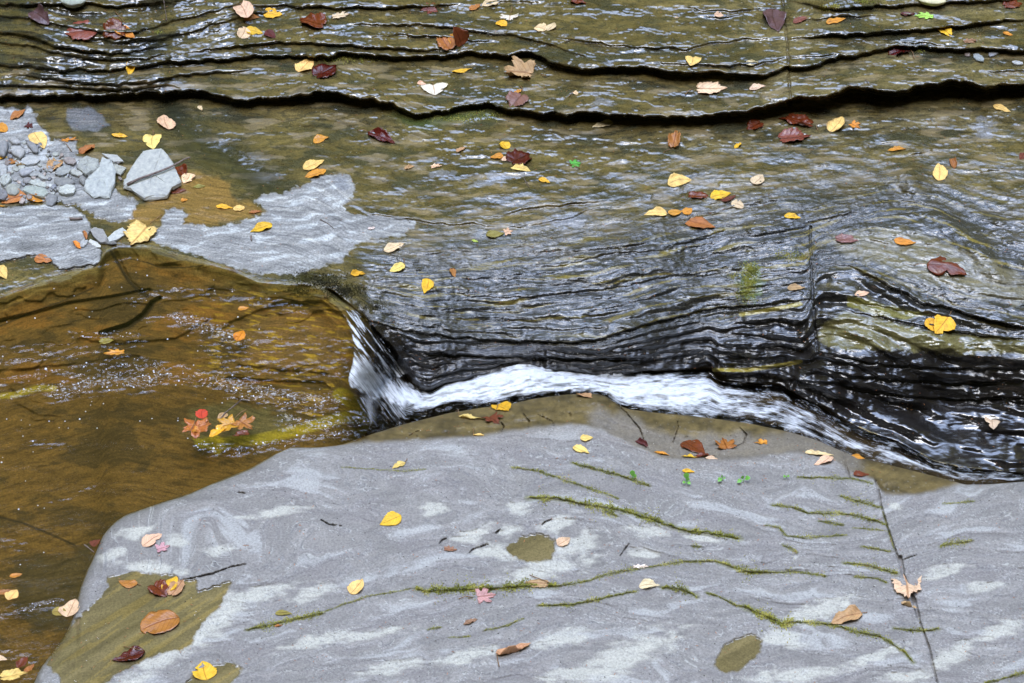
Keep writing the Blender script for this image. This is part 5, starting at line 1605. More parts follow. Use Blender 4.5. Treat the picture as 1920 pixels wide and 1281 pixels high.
lf('lance', 848, 501, 854, 521, .42, 'OB', 'small upright rust leaf on the grooved slope', curl=.5)
# right upper
lf('ovate', 1339, 28, 1357, 30, .8, 'PK', 'small peach leaf with orange tip on the upper right beds', curl=.6)
lf('ovate', 1448, 18, 1460, 60, .55, 'PB', 'purple-grey drooping leaf beside the vertical joint at the top', curl=.4, wet=.7)
lf('ovate', 1487, 43, 1517, 33, .45, 'PR', 'salmon red leaf just right of the vertical joint at the top', curl=.3)
lf('ovate', 1549, 44, 1586, 36, .36, 'OR', 'golden narrow leaf on the upper right beds', curl=.3)
lf('ovate', 1688, 27, 1717, 26, .45, 'DR', 'dark maroon leaf left of the pale green oak leaf', curl=.4, wet=.6)
lf('oak', 1757, 33, 1713, 29, .60, 'LG', 'pale green oak leaf below the cream stone at the top', curl=.2)
lf('ovate', 1760, 49, 1784, 70, .62, 'Y', 'bright yellow leaf hanging over a ledge, upper right', curl=.3)
lf('ovate', 1881, 61, 1899, 67, .55, 'OR', 'small orange leaf near the right edge, upper ledges', curl=.2)
lf('oak', 1802, 80, 1832, 76, .55, 'BT', 'dull brown submerged leaf near the right edge, upper ledges', curl=.1, wet=.6)
lf('broad', 1878, 12, 1918, 7, .55, 'RB', 'wet brown leaf in the top right corner', curl=.3, wet=.8)
lf('maple', 1706, 92, 1662, 104, .95, 'DR', 'curled dark red leaf on the lip of the second ledge, right', curl=.9, wet=.9, stem=(8, 20))
lf('heart', 1299, 108, 1295, 124, 1.1, 'PY', 'small heart-shaped pale yellow leaf on the second ledge', curl=.2)
lf('lance', 1396, 120, 1422, 117, .4, 'CR', 'pale peach narrow leaf on the second ledge left of the joint', curl=.3)
lf('broad', 1300, 168, 1363, 167, .75, 'CR', 'large cream leaf with a long stalk on the tread above the main ledge', curl=.25, brown=.02, stem=(-16, 12))
lf('ovate', 1405, 169, 1436, 162, .46, 'CR', 'small cream leaf to the right of the large cream leaf', curl=.2)
lf('broad', 1531, 236, 1459, 222, .55, 'RB', 'big glossy red-brown leaf just below the main ledge, right', curl=.6, wet=1, bend=.05, stem=(2, 10))
lf('broad', 1430, 229, 1400, 244, .9, 'RB', 'small glossy brown-red leaf left of the big glossy one', curl=.4, wet=.9)
lf('ovate', 1556, 248, 1580, 219, .50, 'PY', 'yellow-cream leaf with tan blotches and a stalk pointing down', curl=.5, brown=.2, stem=(2, 4))
lf('maple', 1592, 230, 1612, 241, .95, 'OR', 'small orange-red ragged leaf right of the blotched cream leaf', curl=.4)
lf('broad', 1455, 262, 1518, 256, .75, 'PR', 'big dusky pink-brown leaf below the glossy red-brown leaf', curl=.35, wet=.9, brown=.04)
lf('ovate', 1862, 198, 1895, 210, .46, 'PY', 'pale yellow leaf right under the main ledge at the right edge', curl=.2)
lf('lance', 1664, 284, 1699, 280, .25, 'OR', 'thin golden leaf on the right tread', curl=.2)
lf('lance', 1377, 279, 1389, 268, .45, 'Y', 'tiny twisted yellow leaf left of the dusky pink-brown leaf', curl=1.0)
lf('ovate', 1760, 340, 1759, 306, .50, 'PY', 'creamy drop-shaped leaf standing tip-up on the right sheen', curl=.2)
lf('ovate', 1784, 298, 1789, 318, .55, 'OB', 'small curled rust leaf next to the creamy drop-shaped leaf', curl=.9)
lf('ovate', 1412, 346, 1430, 328, .66, 'CR', 'small cream leaf above the pair of red and yellow leaves', curl=.2)
lf('broad', 1286, 366, 1333, 370, .55, 'RB', 'wet dark red-brown leaf directly below the large golden leaf', curl=.4, wet=.9)
lf('ovate', 1332, 372, 1371, 363, .48, 'Y', 'bright yellow leaf overlapping a rust leaf, right of centre', curl=.3)
lf('ovate', 1352, 377, 1380, 367, .42, 'RB', 'rust leaf peeping from under the bright yellow leaf', curl=.3)
lf('round', 1371, 381, 1394, 389, .75, 'CR', 'oval cream leaf right below the yellow and rust pair', curl=.15)
lf('ovate', 1283, 412, 1342, 427, .50, 'OB', 'large orange-brown ribbed leaf below the row of three', curl=.2)
lf('ovate', 1470, 405, 1502, 409, .42, 'Y', 'golden yellow leaf near the top of the lower joint', curl=.3, brown=.02)
lf('ovate', 1921, 288, 1912, 300, .6, 'RB', 'small red leaf cut by the right edge', curl=.3)
lf('broad', 1561, 448, 1611, 452, .52, 'PU', 'maroon wet leaf with pale ribs right of the lower joint', curl=.3, wet=.8)
lf('ovate', 1676, 451, 1718, 455, .38, 'OR', 'golden orange leaf in the shallow hollow right of the maroon wet leaf', curl=.2)
lf('ovate', 1737, 498, 1812, 518, .55, 'RB', 'large rust-red leaf arching on the right block, stalk to the left', curl=-.6, wet=.8, bend=.04, stem=(-24, 2))
lf('ovate', 1738, 598, 1758, 624, .70, 'Y', 'left yellow leaf of the overlapping heart-like pair on the right block', curl=.3)
lf('ovate', 1778, 594, 1752, 628, .72, 'Y', 'right yellow leaf with a raised stalk of the heart-like pair', curl=.1, float_=.006, stem=(5, -8))
lf('lance', 1602, 554, 1630, 549, .40, 'CR', 'pale cream leaf on the olive strip right of the lower joint', curl=.2)
lf('ovate', 1476, 541, 1510, 540, .48, 'TN', 'tan-orange leaf left of the lower joint', curl=.3)
lf('ovate', 1861, 777, 1863, 806, .66, 'PK', 'translucent peach leaf on the wet apron at the lower right', curl=.15, wet=.5)
# near bank
lf('ovate', 932, 760, 954, 772, .58, 'Y', 'small yellow leaf on the olive rim by the white water', curl=.3, stem=(-2, 12))
lf('ovate', 860, 781, 907, 787, .34, 'PY', 'long crinkled yellow leaf with a hooked stalk on the olive rim', curl=.4, stem=(-6, -8))
lf('maple', 912, 780, 936, 795, .95, 'RB', 'brown-red folded maple leaf on the olive rim', curl=.5)
lf('round', 887, 817, 908, 817, .6, 'PY', 'small roundish yellow leaf between the olive rim and grey slab', curl=.4, stem=(1, -12))
lf('ovate', 1091, 739, 1110, 747, .58, 'TN', 'tan leaf at the crest of the olive rim by the rapids', curl=.2)
lf('ovate', 1088, 824, 1112, 821, .60, 'PY', 'upper of two pale yellow leaves on the top of the grey slab', curl=.3)
lf('ovate', 1074, 839, 1105, 851, .50, 'PY', 'lower of two pale yellow leaves on the top of the grey slab', curl=.3)
lf('lance', 1190, 828, 1216, 841, .35, 'DR', 'thin dark red rolled leaf at the step of the olive rim', curl=1.2)
lf('lance', 1226, 849, 1256, 855, .32, 'OR', 'yellow-orange narrow leaf left of the brown leaf pair', curl=.4)
lf('ovate', 1283, 828, 1322, 852, .68, 'RB', 'brown ribbed oval leaf, left of two on the olive rim', curl=.25, wet=.8)
lf('maple', 1366, 848, 1354, 822, .95, 'OB', 'orange-brown glossy leaf, right of two on the olive rim', curl=.3, wet=.9)
lf('maple', 1444, 831, 1414, 831, .62, 'OR', 'ragged orange leaf lying on the olive rim further right', curl=.4)
lf('broad', 1300, 858, 1340, 855, .42, 'RB', 'dark rotten leaf under the brown ribbed oval leaf', curl=.5, wet=.6)
lf('lance', 1277, 856, 1308, 859, .32, 'Y', 'yellow leaf sliver under the brown ribbed oval leaf', curl=.3)
lf('ovate', 1322, 860, 1346, 862, .40, 'CR', 'white-cream leaf chip at the edge of the dark rotten leaf', curl=.3)
lf('ovate', 1279, 883, 1303, 886, .40, 'Y', 'small lime-yellow leaf behind a green seedling', curl=.3)
lf('ovate', 1509, 850, 1564, 855, .34, 'CR', 'long cream leaf overlapping another at the top of the slab', curl=.25, brown=.02)
lf('ovate', 1556, 856, 1526, 873, .48, 'PK', 'peach leaf under the long cream leaf at the top of the slab', curl=.2)
lf('lance', 1592, 856, 1622, 861, .32, 'OR', 'small golden leaf just right of the rim crack', curl=.4)
lf('ovate', 1601, 892, 1630, 890, .50, 'RB', 'flat brown-red leaf on the olive rim near the slab corner', curl=.2)
# slab
lf('ovate', 760, 868, 735, 879, .48, 'PY', 'small yellow leaf with upturned stalk, top left of the grey slab', curl=.5, stem=(4, -6))
lf('ovate', 752, 967, 712, 985, .62, 'Y', 'bright yellow leaf alone on the upper left of the slab', curl=.25)
lf('oak', 828, 1030, 858, 1032, .75, 'BT', 'curled tan dead leaf left of the round pothole', curl=.7)
lf('ovate', 1045, 1023, 1069, 1009, .55, 'PK', 'pale peach leaf right of the round pothole', curl=.3)
lf('ovate', 657, 1114, 680, 1086, .66, 'PY', 'pale yellow cupped leaf on the slab left of the long moss seam', curl=.5)
lf('broad', 1033, 1096, 982, 1094, .48, 'TN', 'large tan leaf lying over the long moss seam', curl=-.5, stem=(-40, -16), bend=.03)
lf('maple', 886, 1121, 930, 1116, .95, 'PM', 'dusty pink maple leaf with sharp lobes on the slab', curl=.15, stem=(-26, 4))
lf('lance', 869, 1172, 896, 1162, .45, 'BT', 'tiny dark brown rolled leaf below the pink maple leaf', curl=1.3)
lf('ovate', 930, 1228, 996, 1208, .38, 'TN', 'large rolled brown leaf with pointed end, bottom centre of the slab', curl=1.3, brown=.04, stem=(6, 24))
lf('oak', 1182, 1064, 1217, 1063, .42, 'WH', 'bleached white toothed leaf beside a moss seam', curl=.4)
lf('ovate', 1198, 1101, 1238, 1098, .48, 'PK', 'beige curled leaf at the bend of the lower moss seam', curl=.6, brown=.04)
lf('broad', 1697, 1074, 1703, 1124, .62, 'PK', 'large pinkish-tan leaf lodged over the slab crack', curl=.2, brown=.05)
lf('lance', 1689, 1130, 1720, 1142, .42, 'TN', 'thin tan curled leaf in the crack under the large pinkish one', curl=1.1)
lf('ovate', 1616, 1150, 1558, 1170, .52, 'TN', 'ribbed orange-tan folded leaf near the thick moss clump', curl=.8, brown=.03, stem=(10, 0))
lf('ovate', 268, 1026, 306, 1002, .55, 'PK', 'straw-pink leaf touching a pink maple leaf near the slab shoulder', curl=.25)
lf('maple', 288, 1033, 320, 1024, .85, 'PM', 'rosy pink maple leaf near the slab shoulder', curl=.2)
lf('ovate', 258, 1096, 222, 1090, .52, 'OB', 'orange-brown oval leaf in the upper corner of the slab puddle', curl=.1, wet=.6, stem=(6, 3))
lf('broad', 284, 1094, 314, 1120, .95, 'RB', 'dark red-brown curled leaf under a yellow one in the slab puddle', curl=.6, wet=.8)
lf('ovate', 308, 1111, 333, 1081, .58, 'Y', 'yellow oval leaf on top of a brown leaf in the slab puddle', curl=.15)
lf('broad', 318, 1122, 345, 1086, .62, 'TN', 'tan papery leaf under the yellow leaf in the slab puddle', curl=.4)
lf('round', 336, 1158, 264, 1184, .82, 'OB', 'large brown oval leaf submerged flat in the slab puddle', curl=.05, wet=.9, brown=.10)
lf('ovate', 272, 1222, 210, 1240, .52, 'DR', 'dark red shiny leaf at the lower edge of the slab puddle', curl=.5, wet=1, stem=(-40, -8))
lf('ovate', 388, 1276, 380, 1240, .88, 'Y', 'golden leaf with brown specks in the small corner puddle', curl=.2, brown=.02)
lf('ovate', 516, 1151, 548, 1152, .36, 'OL', 'mustard leaf beside the short moss seam at lower left', curl=.4)
lf('lance', 514, 1175, 530, 1173, .35, 'OB', 'tiny orange leaf bit on the short moss seam at lower left', curl=.5)
# lower left water
lf('round', 98, 1146, 124, 1150, .85, 'OL', 'pale olive round leaf floating at the left foot of the slab', curl=.15)
lf('ovate', 126, 1158, 142, 1124, .70, 'PK', 'tan pointed leaf stranded against the left foot of the slab', curl=.3)
lf('ovate', 18, 1082, 42, 1077, .5, 'OR', 'orange leaf under the dark water near the left edge', curl=.3, wet=.7)
lf('ovate', 16, 1126, 32, 1106, .8, 'PY', 'pale yellow leaf in the dark water near the left edge', curl=.4)
lf('ovate', -4, 1114, 22, 1108, .5, 'OB', 'orange-brown leaf behind the pale yellow one near the left edge', curl=.3, wet=.6)
lf('ovate', 176, 1026, 188, 1012, .8, 'RB', 'small red-brown leaf caught at the slab shoulder waterline', curl=.4)
lf('broad', -4, 1274, 52, 1262, .62, 'PY', 'cream folded leaf in the bottom left corner', curl=.5)
lf('ovate', 34, 1254, 52, 1232, .62, 'RB', 'dark red leaf in the debris of the bottom left corner', curl=.5, wet=.6)
lf('ovate', 46, 1262, 64, 1246, .5, 'OB', 'rusty leaf in the debris of the bottom left corner', curl=.6)
lf('ovate', -6, 1232, 14, 1238, .5, 'PK', 'beige leaf at the left edge near the bottom corner', curl=.4)

# ------------------------------------------------------------------ loose stones
MAT_STONE = plain_material('loose_slate', (.62, .64, .68), (1.12, 1.12, 1.08), 90, 0.75, 0.0010, attr=True)
SG = 'loose stones heaped on the left tread'


def stone(poly, thick, label, colr=(.27, .285, .30), rnd=0.35, group=SG, tilt=(0, 0), base=None, name='stone', drop=0.35, cat='stone'):
    """poly: traced outline of the top in photo px; a flat-bedded slab or, with larger rnd, a worn pebble"""
    p = np.array(poly, float)
    cx, cy = p.mean(0)
    r = np.random.default_rng(int(cx * 31 + cy * 17) % 99991)
    n = 28
    # resample the outline
    q = np.vstack([p, p[:1]])
    s = np.r_[0, np.cumsum(np.hypot(*np.diff(q, axis=0).T))]
    t = np.linspace(0, s[-1], n, endpoint=False)
    if rnd < .4:                                   # keep the broken corners sharp
        t = np.sort(np.concatenate([s[:-1], np.linspace(0, s[-1], n - len(p) + 1, endpoint=False)[1:]]))
        n = len(t)
    out = np.stack([np.interp(t, s, q[:, 0]), np.interp(t, s, q[:, 1])], 1)
    zb = float(np.median([bil(ZROCK, x, y) for x, y in out])) if base is None else base
    zt_ = zb + thick
    top = at(out[:, 0], out[:, 1], zt_)
    c = top.mean(0)
    rel = top - c
    loc = []
    prof = [(1.0 - 0.55 * rnd, 0.0), (1.0 - 0.10 * rnd, -0.22 * thick * (0.5 + rnd)), (1.0, -0.5 * thick), (0.97 - 0.1 * rnd, -thick * 0.85), (0.90 - .2 * rnd, -thick * (1 + drop))]
    for sc, dz in prof:
        j = 1 + 0.025 * r.standard_normal(n)
        ring = rel * (sc * j)[:, None]
        ring[:, 2] = dz + thick * 0.06 * r.standard_normal(n) + rel[:, 0] * tilt[0] + rel[:, 1] * tilt[1]
        loc.append(ring)
    inner = []
    for sc in (0.66, 0.33):
        ring = rel * (sc * (1 - 0.4 * rnd))
        ring[:, 2] = thick * (0.05 + 0.30 * rnd * (1 - sc)) + thick * 0.05 * r.standard_normal(n) + ring[:, 0] * tilt[0] + ring[:, 1] * tilt[1]
        inner.append(ring)
    V = np.vstack([np.array([[0, 0, thick * (0.06 + 0.30 * rnd)]]), inner[1], inner[0]] + loc)
    F = [(0, 1 + (k + 1) % n, 1 + k) for k in range(n)]
    rings = 2 + len(loc)
    for a in range(rings - 1):
        for k in range(n):
            i0, i1 = 1 + a * n + k, 1 + a * n + (k + 1) % n
            F.append((i0, i1, i1 + n, i0 + n))
    o = mesh_obj(name, V, F, MAT_STONE)
    o.location = c
    if rnd >= .4:
        bv = o.modifiers.new('round', 'SUBSURF')
        bv.levels = bv.render_levels = 1
    else:
        bv = o.modifiers.new('edge', 'BEVEL')
        bv.width, bv.segments, bv.limit_method, bv.angle_limit = 0.0009, 2, 'ANGLE', 0.7
        o.data.polygons.foreach_set('use_smooth', np.zeros(len(o.data.polygons), bool))
    cc = np.array(colr) * 1.4 * np.array([1.04, 1.0, .93]) * r.uniform(0.88, 1.12)
    o.color = (*cc, 1)
    tag(o, label, cat, group)
    return o


def oval(cx, cy, w, h, rot=0, k=9, seed=0, jag=0.08):
    r = np.random.default_rng(int(cx * 7 + cy * 3 + seed))
    a = np.linspace(0, 2 * np.pi, k, endpoint=False) + r.uniform(0, .4)
    rr = 1 + jag * r.standard_normal(k)
    x, y = np.cos(a) * w / 2 * rr, np.sin(a) * h / 2 * rr
    t = math.radians(rot)
    return list(zip(cx + x * math.cos(t) - y * math.sin(t), cy + x * math.sin(t) + y * math.cos(t)))


big = stone([(269, 286), (307, 283), (318, 298), (327, 312), (340, 340), (322, 348), (312, 363), (270, 365), (245, 349), (231, 344), (234, 332), (250, 310)], .018,
            'large flat pale grey angular stone with a twig across it', (.33, .345, .34), .12, tilt=(0.02, 0.10))
stone([(192, 299), (210, 302), (217, 320), (215, 340), (204, 362), (172, 363), (155, 348), (160, 335), (185, 315)], .016,
      'pale grey ear-shaped stone with a pit, left of the large flat stone', (.32, .345, .35), .25, tilt=(0, 0.12))
stone([(162, 290), (185, 297), (186, 315), (160, 325), (144, 312), (147, 300)], .014, 'blocky grey stone behind the ear-shaped stone', (.26, .275, .27), .3)
stone([(190, 287), (220, 290), (232, 302), (212, 303)], .006, 'thin flat chip between the blocky stone and the large flat stone', (.30, .31, .31), .2)
stone([(214, 305), (237, 314), (226, 327), (211, 321)], .008, 'small squarish stone touching the left side of the large flat stone', (.27, .28, .26), .3)
for args in [
    (116, 337, 37, 18, 3, .010, 'smooth dark grey oval pebble in front of the crumpled brown leaf', (.19, .195, .20), .9),
    (154, 335, 15, 18, 0, .010, 'small round dark pebble against the ear-shaped stone', (.20, .205, .21), .9),
    (25, 352, 33, 24, 8, .013, 'big rounded olive-grey pebble above the large orange-brown leaf', (.22, .23, .215), .9),
    (33, 281, 31, 20, 5, .014, 'rounded pale grey stone near the top of the heap', (.29, .295, .305), .7),
    (27, 263, 24, 13, 10, .010, 'grey stone at the very top of the heap', (.25, .255, .265), .6),
    (4, 276, 22, 32, 10, .016, 'large grey stone cut by the left edge of the picture', (.22, .225, .24), .7),
    (60, 272, 38, 13, 48, .010, 'long dark slanting stone beside the broad pale yellow leaf', (.20, .205, .22), .6),
    (57, 300, 42, 17, -6, .006, 'broad pale plate lying in the middle of the heap', (.31, .32, .33), .2),
    (46, 319, 28, 15, -14, .010, 'lens-shaped blue-grey stone under the broad pale plate', (.24, .25, .275), .6),
    (71, 343, 39, 12, 12, .007, 'long thin pale plate tilted to the right', (.29, .31, .30), .25),
    (66, 357, 50, 18, 10, .008, 'broad greenish grey plate at the front of the heap', (.24, .27, .255), .2),
    (127, 354, 33, 19, -8, .010, 'whitish angular stone standing clear in front of the heap', (.35, .37, .36), .25),
    (95, 371, 24, 24, 20, .010, 'dark oval pebble in front of the orange folded leaves', (.16, .165, .175), .9),
    (111, 352, 13, 11, 0, .008, 'small pale block beside the whitish angular stone', (.28, .29, .29), .4),
    (120, 318, 36, 18, -16, .008, 'grey slanted plate under the crumpled brown leaf', (.24, .255, .26), .25),
    (5, 316, 24, 24, 0, .012, 'grey stone at the left edge below the yellow leaf', (.27, .28, .29), .5),
    (10, 335, 20, 24, 30, .012, 'pale wedge stone at the left edge above the rounded olive pebble', (.31, .33, .325), .4),
    (3, 363, 22, 20, 0, .010, 'dark stone at the left edge behind the orange-brown leaf', (.15, .15, .165), .5),
    (50, 336, 16, 12, -20, .008, 'small dark rounded pebble above the long thin plate', (.18, .18, .19), .7),
    (63, 325, 26, 10, 0, .006, 'thin mid-grey plate near the centre of the heap', (.24, .25, .26), .3),
    (143, 322, 22, 12, 14, .007, 'small pale slab wedged beneath the blocky grey stone', (.29, .30, .29), .3),
    (132, 300, 24, 13, 10, .008, 'reddish grey stone on the far side of the heap', (.22, .195, .19), .5),
    (78, 330, 20, 9, 24, .006, 'narrow tilted chip at the centre of the heap', (.27, .28, .28), .3),
    (222, 338, 0, 0, 0, 0, '', None, 0),
    (186, 440, 40, 24, 38, .007, 'grey-brown stone chip leaning in the crevice below the dry rock', (.22, .22, .225), .15),
    (221, 438, 44, 15, -32, .006, 'pale blade-shaped stone chip in the crevice beside the large leaf', (.36, .38, .38), .15),
    (178, 457, 27, 9, 26, .005, 'white sliver of stone at the tip of the dry rock', (.38, .39, .38), .3),
    (157, 455, 18, 10, -40, .005, 'short grey sliver of stone at the tip of the dry rock', (.28, .29, .30), .3),
    (197, 452, 40, 8, 8, .004, 'dark flat stone sliver at the waterline of the crevice', (.12, .12, .12), .3),
]:
    cx, cy, w, h, rot, th, lab, cl, rn = args
    if lab:
        stone(oval(cx, cy, w, h, rot, 7, 0, .13), th, lab, cl, rn * .7)
stone(oval(1835, 107, 24, 12, 30), .006, 'small bluish slate chip on the far right tread below a dark ledge', (.24, .27, .28), .1, group='stones on the upper ledges')
stone(oval(1862, 100, 18, 9, -10), .005, 'tiny grey slate chip at the foot of the ledge, upper right', (.22, .23, .26), .2, group='stones on the upper ledges')
stone(oval(1908, 117, 22, 7, 8), .005, 'pale slate chip by the right edge, upper ledges', (.30, .31, .32), .2, group='stones on the upper ledges')
stone(oval(1814, 101, 12, 8, 0), .004, 'brownish slate chip left of the bluish one', (.16, .13, .12), .3, group='stones on the upper ledges')
stone(oval(1748, -5, 58, 20, 4, 8, 0, .12), .012, 'cream-yellow rounded stone at the top edge above the oak leaf', (.52, .50, .33), .7, group='stones on the upper ledges')
stone(oval(136, -4, 50, 20, 0), .014, 'pale greenish grey stone at the top edge above the purple leaf', (.30, .33, .29), .7, group='stones on the upper ledges')
# small fill pebbles of the heap
FILL = [(-30, 262), (50, 258), (110, 285), (150, 295), (236, 305), (233, 335), (150, 348), (108, 365), (60, 378), (-30, 378)]
rr_ = np.random.default_rng(5)
cnt = 0
prot = []
for k in range(1400):
    x, y = rr_.uniform(-20, 238), rr_.uniform(258, 380)
    if poly_sd(np.array([x]), np.array([y]), FILL)[0] < 1 or cnt >= 150:
        continue
    w = rr_.choice([6, 8, 10, 13, 16], p=[.3, .3, .2, .12, .08])
    if any((x - a) ** 2 + ((y - b) * 1.5) ** 2 < (0.42 * (w + c_)) ** 2 for a, b, c_ in prot):
        continue
    prot.append((x, y, w))
    g_ = rr_.uniform(.13, .30)
    tint = rr_.choice(4)
    cl = [(g_, g_ * 1.02, g_ * 1.06), (g_, g_ * 1.05, g_), (g_ * 1.1, g_ * .95, g_ * .9), (g_ * .9, g_ * .95, g_ * 1.1)][tint]
    stone(oval(x, y, w, w * rr_.uniform(.5, .8), rr_.uniform(-40, 40), 6, k, .16), rr_.uniform(.003, .006), 'small grey pebble in the heap of loose stones at left', cl, rr_.uniform(.1, .6),
          group='small pebbles of the heap', name='pebble', drop=1.2, cat='pebble')
    cnt += 1
print('pebbles', cnt)

# ------------------------------------------------------------------ twigs
MAT_TWIG = plain_material('twig_bark', (.07, .05, .045), (.26, .20, .17), 150, 0.7)


def twig(pts, r0, r1, label, lifts=None):
    P_ = [surf(x, y) + np.array([0, 0, r0 + (lifts[i] if lifts else 0)]) for i, (x, y) in enumerate(pts)]
    c_ = P_[0]
    V, F = tube([p - c_ for p in P_], r0, r1, 8)
    V = np.array(V)
    V += 0.0004 * np.random.default_rng(3).standard_normal(V.shape)
    o = mesh_obj('twig', V, F, MAT_TWIG)
    o.location = c_
    tag(o, label, 'twig')
    return o


zt0 = bil(ZROCK, 285, 330) + .021
P_ = [at(238, 346, zt0 - .004), at(262, 335, zt0 + .003), at(290, 325, zt0 + .006), at(318, 314, zt0 + .008), at(335, 305, zt0 + .012), at(347, 298, zt0 + .018), at(357, 295, zt0 + .02)]
V, F = tube([p - P_[0] for p in P_], .0034, .0018, 8)
o = mesh_obj('twig', np.array(V), F, MAT_TWIG)
o.location = P_[0]
tag(o, 'crooked grey twig lying diagonally over the large flat stone', 'twig')
twig([(306, -14), (307, 4), (310, 22), (313, 40)], .0016, .0012, 'thin straight pale twig hanging in from the top edge', [.03, .02, .01, 0])
twig([(131, 412), (142, 413), (155, 412)], .0034, .0030, 'short black stub of wood on the dry left rock')
twig([(410, 790), (422, 778), (438, 770), (453, 762)], .0012, .0009, 'slim dark red stalk sticking out of the leaf cluster in the pool', [0, .004, .01, .018])
twig([(600, 412), (615, 420), (627, 430)], .0009, .0007, 'hair-thin dark twig on the dry light grey patch')
twig([(470, 444), (472, 453)], .0022, .0018, 'tiny brown wood bit on the dry light grey patch')
twig([(982, 335), (992, 352)], .0008, .0006, 'fine orange needle stalk below the dark brown leaf')
twig([(1622, 150), (1630, 160)], .0009, .0006, 'fine red-brown stalk on the lip of the main ledge')
twig([(1060, 80), (1090, 62)], .0008, .0006, 'fine pale stalk on the upper ledge, centre')
twig([(158, 1022), (176, 1036)], .0012, .0009, 'thin red-brown stalk at the slab shoulder waterline')

# ------------------------------------------------------------------ moss: countless small shoots
def moss_material(name, a, b_, c_):
    m, n, l = new_mat(name)
    out = N(n, 'ShaderNodeOutputMaterial'); b = N(n, 'ShaderNodeBsdfPrincipled', i_Roughness=0.8)
    tc = N(n, 'ShaderNodeTexCoord')
    n1_ = N(n, 'ShaderNodeTexNoise', i_Scale=38.0, i_Detail=3.0); l.new(tc.outputs['Object'], n1_.inputs['Vector'])
    n2_ = N(n, 'ShaderNodeTexNoise', i_Scale=600.0, i_Detail=2.0); l.new(tc.outputs['Object'], n2_.inputs['Vector'])
    ad = N(n, 'ShaderNodeMath', operation='MULTIPLY_ADD'); ad.inputs[1].default_value = 0.6
    l.new(n2_.outputs['Fac'], ad.inputs[0]); l.new(n1_.outputs['Fac'], ad.inputs[2])
    r = ramp(n, [(0.62, a), (0.80, b_), (0.98, c_)]); l.new(ad.outputs[0], r.inputs['Fac'])
    l.new(r.outputs['Color'], b.inputs['Base Color']); l.new(b.outputs[0], out.inputs[0])
    return m


MAT_MOSS = moss_material('green_moss', (.21, .23, .035), (.40, .40, .07), (.62, .57, .17))
MAT_ALGAE = moss_material('dark_water_moss', (.015, .015, .006), (.05, .045, .012), (.13, .12, .02))


def tufts(xs, ys, size, r):
    base = at(xs, ys, np.array([bil(ZROCK, x, y) for x, y in zip(xs, ys)]))
    n = len(xs)
    V = []
    for k in range(3):
        a = r.uniform(0, 2 * np.pi, n)
        h = size * r.uniform(.5, 1.2, n)
        d = np.stack([np.cos(a), np.sin(a), 0 * a], 1)
        e = np.stack([-np.sin(a), np.cos(a), 0 * a], 1)
        tip = base + d * (h * r.uniform(.2, 1.0, n))[:, None] + np.stack([0 * h, 0 * h, h], 1)
        w = (size * 0.42)
        V += [base + e * w - [0, 0, .0008], base - e * w - [0, 0, .0008], tip]
    V = np.stack(V, 1).reshape(-1, 3)
    F = np.arange(n * 9).reshape(-1, 3)
    return V, F


def moss_object(name, chunks, mat, label):
    Vs, Fs, o0 = [], [], 0
    for V, F in chunks:
        Vs.append(V); Fs.append(F + o0); o0 += len(V)
    o = mesh_obj(name, np.concatenate(Vs), np.concatenate(Fs), mat, smooth=False)
    tag(o, label, None, kind='stuff')
    return o


rm = np.random.default_rng(11)
chunks = []
for pts, w in MOSS:
    p = np.array(pts, float)
    seg = np.r_[0, np.cumsum(np.hypot(*np.diff(p, axis=0).T))]
    n = int(seg[-1] * (w + 2.0) * 0.9)
    t = rm.uniform(0, seg[-1], n)
    den = noise(t / 28, t * 0, int(p[0, 0]) % 60)
    env = np.clip(np.sin(np.pi * np.clip(t / seg[-1], 0.03, 0.97)) ** 0.4, 0, 1) * np.clip(0.75 + 2.2 * den, 0.12, 1.9)
    off = rm.standard_normal(n) * (w * 0.7 + .6) * env + (w + 2) * 0.8 * noise(t / 17, t * 0, int(p[0, 1]) % 70)
    far = rm.random(n) < 0.10
    off = np.where(far, off * 3, off)
    keep = rm.random(n) < np.clip(0.35 + 0.9 * env, 0, 1)
    xs = np.interp(t, seg, p[:, 0])[keep]
    ys = (np.interp(t, seg, p[:, 1]) + off * 0.8)[keep] + 1.5 * noise(t[keep] / 9, t[keep] * 0, 4)
    ok_ = (xs > -30) & (xs < 1950) & (ys < 1325)
    if ok_.sum() > 3:
        chunks.append(tufts(xs[ok_], ys[ok_], 0.0015 + 0.0002 * w, rm))
for cx, cy, rx, ry, n in ((1408, 505, 14, 10, 420), (1404, 530, 12, 22, 700), (1395, 550, 16, 12, 260), (1480, 480, 26, 9, 240), (1375, 520, 8, 6, 60), (1548, 16, 9, 5, 140), (1566, 13, 9, 5, 140), (1618, 4, 26, 3, 160), (296, 60, 6, 4, 40),
                          (300, 1268, 0, 0, 0), (1725, 97, 6, 4, 40), (640, 112, 60, 6, 260), (900, 216, 40, 5, 160), (860, 224, 46, 5, 160)):
    if n:
        xs, ys = cx + rm.standard_normal(n) * rx * .6, cy + rm.standard_normal(n) * ry * .6
        chunks.append(tufts(xs, np.maximum(ys, -20), .0028, rm))
moss_object('moss', chunks, MAT_MOSS, 'bright green moss growing along seams of the grey slab')
ch = []
for cx, cy, rx, ry, n in ((575, 520, 26, 12, 500), (610, 528, 34, 14, 900), (650, 545, 30, 10, 900), (700, 575, 24, 10, 500), (560, 545, 24, 8, 400), (630, 555, 20, 8, 400)):
    xs, ys = cx + rm.standard_normal(n) * rx * .6, cy + rm.standard_normal(n) * ry * .6
    ch.append(tufts(xs, ys, 0.0026, rm))
moss_object('water_moss', ch, MAT_ALGAE, 'bushy dark olive water moss at the head of the small fall')

